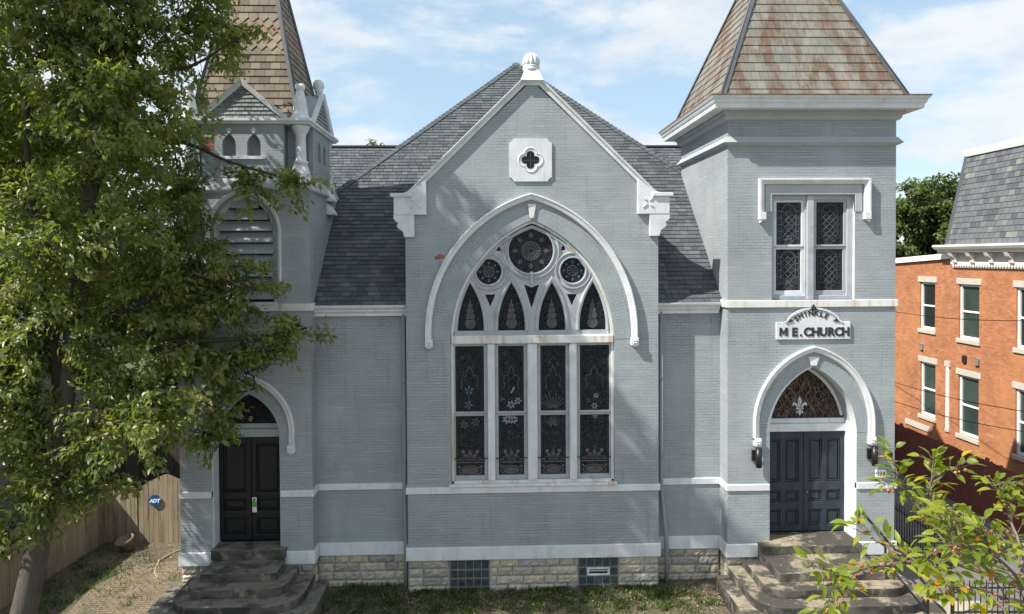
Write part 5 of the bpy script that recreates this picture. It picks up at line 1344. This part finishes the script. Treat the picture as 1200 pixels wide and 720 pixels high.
if len(BP) > 100:
    w = MB()
    for p in BP[100:]:
        k0 = len(w.r); berry(w, p, rng.uniform(.0075, .0112)); r = rng.random()
        for i in range(k0, len(w.r)): w.r[i] = r
    w.build('fruit', m_berry, crab)['kind'] = 'stuff'

# grass and litter
def grass(n, sampler, h, name, kind='stuff'):
    P = sampler(n); a = NPR.uniform(0, 2*PI, n); le = NPR.uniform(.2, .8, n); hh = h*NPR.uniform(.35, 1.2, n)
    D = np.stack([np.cos(a)*le, np.sin(a)*le, np.ones(n)], 1); S = np.stack([-np.sin(a), np.cos(a), np.zeros(n)], 1)
    wd = NPR.uniform(.006, .013, n)[:, None]; H = hh[:, None]
    V = np.stack([P-S*wd, P+S*wd, P+D*H*.55+S*wd*.8+np.array([0, 0, .0]), P+D*H*.55-S*wd*.8, P+D*H*np.array([1.25, 1.25, .9])], 1).reshape(-1, 3)
    i = np.arange(n)[:, None]*5
    F = np.concatenate([i+np.array([[0, 1, 2]]), i+np.array([[0, 2, 3]]), i+np.array([[3, 2, 4]])], 1).reshape(-1, 3)
    o = mesh_np(name, V, F, np.repeat(NPR.random(n), 3), m_grass); tag(o, 'patchy green grass along the church foundation and yard', 'grass', kind='stuff'); return o
def samp(n):
    c = []
    for i in range(330):
        z = rng.random()
        if z < .6: x, y, s_ = rng.uniform(-5.2, 4.4), rng.uniform(-1.2, .35), rng.uniform(.06, .2); y = min(y, -.02 if abs(x) < 3.2 else .3)
        elif z < .8: x, y, s_ = rng.uniform(-5.2, 4.3), rng.uniform(-3.5, -.6), rng.uniform(.1, .3)
        else: x, y, s_ = rng.uniform(-12.6, -8.9), rng.uniform(-2.5, 2.6), rng.uniform(.1, .3)
        c.append((x, y, s_, .4+rng.random()*(1.6 if x < -2.2 and x > -5.3 else 1)))
    c = np.array(c); k = NPR.choice(len(c), n, p=c[:, 3]/c[:, 3].sum()); p = c[k]
    xy = p[:, :2]+NPR.normal(size=(n, 2))*p[:, 2:3]
    xy[:, 1] = np.where(np.abs(xy[:, 0]) < 3.2, np.minimum(xy[:, 1], -.03), np.where(np.abs(xy[:, 0]) < 5.6, np.minimum(xy[:, 1], .38), xy[:, 1]))
    return np.concatenate([xy, np.full((n, 1), .0)], 1)
grass(17000, samp, .13, 'grass')
n = 5200; xy = np.stack([NPR.uniform(-13, 9, n), NPR.uniform(-4, 3.4, n)], 1)
xy[:, 1] = np.where(np.abs(xy[:, 0]) < 5.4, np.minimum(xy[:, 1], -.05-NPR.random(n)), xy[:, 1])
k = (xy[:, 0] < -8.9) | (np.abs(xy[:, 0]) < 4.6)
xy = xy[k]; n = len(xy); P = np.concatenate([xy, np.full((n, 1), .045)], 1); D = NPR.normal(size=(n, 3)); D[:, 2] *= .15
V, F = leaves(P, D, NPR.uniform(.04, .09, n), NPR.uniform(.02, .05, n), .35, .1)
tag(mesh_np('leaf_litter', V, F, np.repeat(NPR.random(n), 4), m_litter), 'scattered dry brown leaves on the yard soil', 'leaves', kind='stuff')

# ------------------------------------------------------------------ light, sky, camera
SUN = Vector((-.614, -.255, .747)).normalized()       # towards the sun
sl = bpy.data.lights.new('sun', 'SUN'); sl.energy = 4.6; sl.angle = R_(.55); sl.color = (1, .945, .86)
so = bpy.data.objects.new('sun', sl); COL.objects.link(so); so.rotation_euler = (-SUN).to_track_quat('-Z', 'Y').to_euler()
wd = bpy.data.worlds.new('World'); scene.world = wd; wd.use_nodes = True; nt = wd.node_tree; N = nt.nodes; L = nt.links
bg = N['Background']; bg.inputs['Strength'].default_value = .12
sky = N.new('ShaderNodeTexSky'); sky.sky_type = 'NISHITA'; sky.sun_disc = False; sky.sun_elevation = math.asin(SUN.z); sky.sun_rotation = math.atan2(SUN.x, SUN.y); sky.air_density = 1.0; sky.dust_density = .6; sky.ozone_density = 1.6
tc = N.new('ShaderNodeTexCoord'); mp = N.new('ShaderNodeMapping'); mp.inputs['Scale'].default_value = (1, 1, 2.7); mp.inputs['Location'].default_value = (.35, 0, .2); L.new(tc.outputs['Generated'], mp.inputs[0])
def wn(scale, det, ro, dist=0):
    n = N.new('ShaderNodeTexNoise'); n.inputs['Scale'].default_value = scale; n.inputs['Detail'].default_value = det; n.inputs['Roughness'].default_value = ro; n.inputs['Distortion'].default_value = dist; L.new(mp.outputs[0], n.inputs['Vector']); return n
n1 = wn(3.4, 10, .58, .15); n2 = wn(5.5, 8, .6)
r1 = N.new('ShaderNodeMapRange'); r1.interpolation_type = 'SMOOTHSTEP'; r1.inputs[1].default_value = .40; r1.inputs[2].default_value = .56; L.new(n1.outputs['Fac'], r1.inputs[0])
cc_ = N.new('ShaderNodeMix'); cc_.data_type = 'RGBA'; cc_.inputs['A'].default_value = (3.5, 4.0, 4.5, 1); cc_.inputs['B'].default_value = (4.5, 4.72, 4.9, 1)
r2 = N.new('ShaderNodeMapRange'); r2.inputs[1].default_value = .36; r2.inputs[2].default_value = .56; L.new(n2.outputs['Fac'], r2.inputs[0]); L.new(r2.outputs[0], cc_.inputs['Factor'])
f = N.new('ShaderNodeMath'); f.operation = 'MULTIPLY'; f.inputs[1].default_value = .9; L.new(r1.outputs[0], f.inputs[0])
mx = N.new('ShaderNodeMix'); mx.data_type = 'RGBA'; L.new(f.outputs[0], mx.inputs['Factor']); hz = N.new('ShaderNodeMix'); hz.data_type = 'RGBA'; hz.inputs['Factor'].default_value = .58; hz.inputs['B'].default_value = (2.75, 3.7, 4.35, 1); L.new(sky.outputs[0], hz.inputs['A']); L.new(hz.outputs['Result'], mx.inputs['A']); L.new(cc_.outputs['Result'], mx.inputs['B'])
L.new(mx.outputs['Result'], bg.inputs['Color'])

cam = bpy.data.cameras.new('camera'); co = bpy.data.objects.new('camera', cam); COL.objects.link(co); scene.camera = co
cam.sensor_width = 36; cam.lens = 855.317/1200*36; cam.shift_y = (318.98-360)/1200; cam.clip_end = 3000; cam.clip_start = .1
Rv, Uv, Bv = Vector((.9994, -.0343, -.00574)), Vector((.00645, .02042, .99977)), Vector((-.03418, -.9992, .02063))
mw = Matrix((( Rv.x, Uv.x, Bv.x, -1.1357), (Rv.y, Uv.y, Bv.y, -18.1484), (Rv.z, Uv.z, Bv.z, 8.3692), (0, 0, 0, 1)))
co.matrix_world = mw
vs = scene.view_settings; vs.view_transform = 'Standard'; vs.look = 'None'; vs.exposure = 0.78; vs.gamma = 1; vs.use_curve_mapping = False
scene.render.engine = 'CYCLES'; scene.cycles.use_denoising = True; scene.cycles.max_bounces = 6; scene.cycles.diffuse_bounces = 3; scene.cycles.transparent_max_bounces = 4
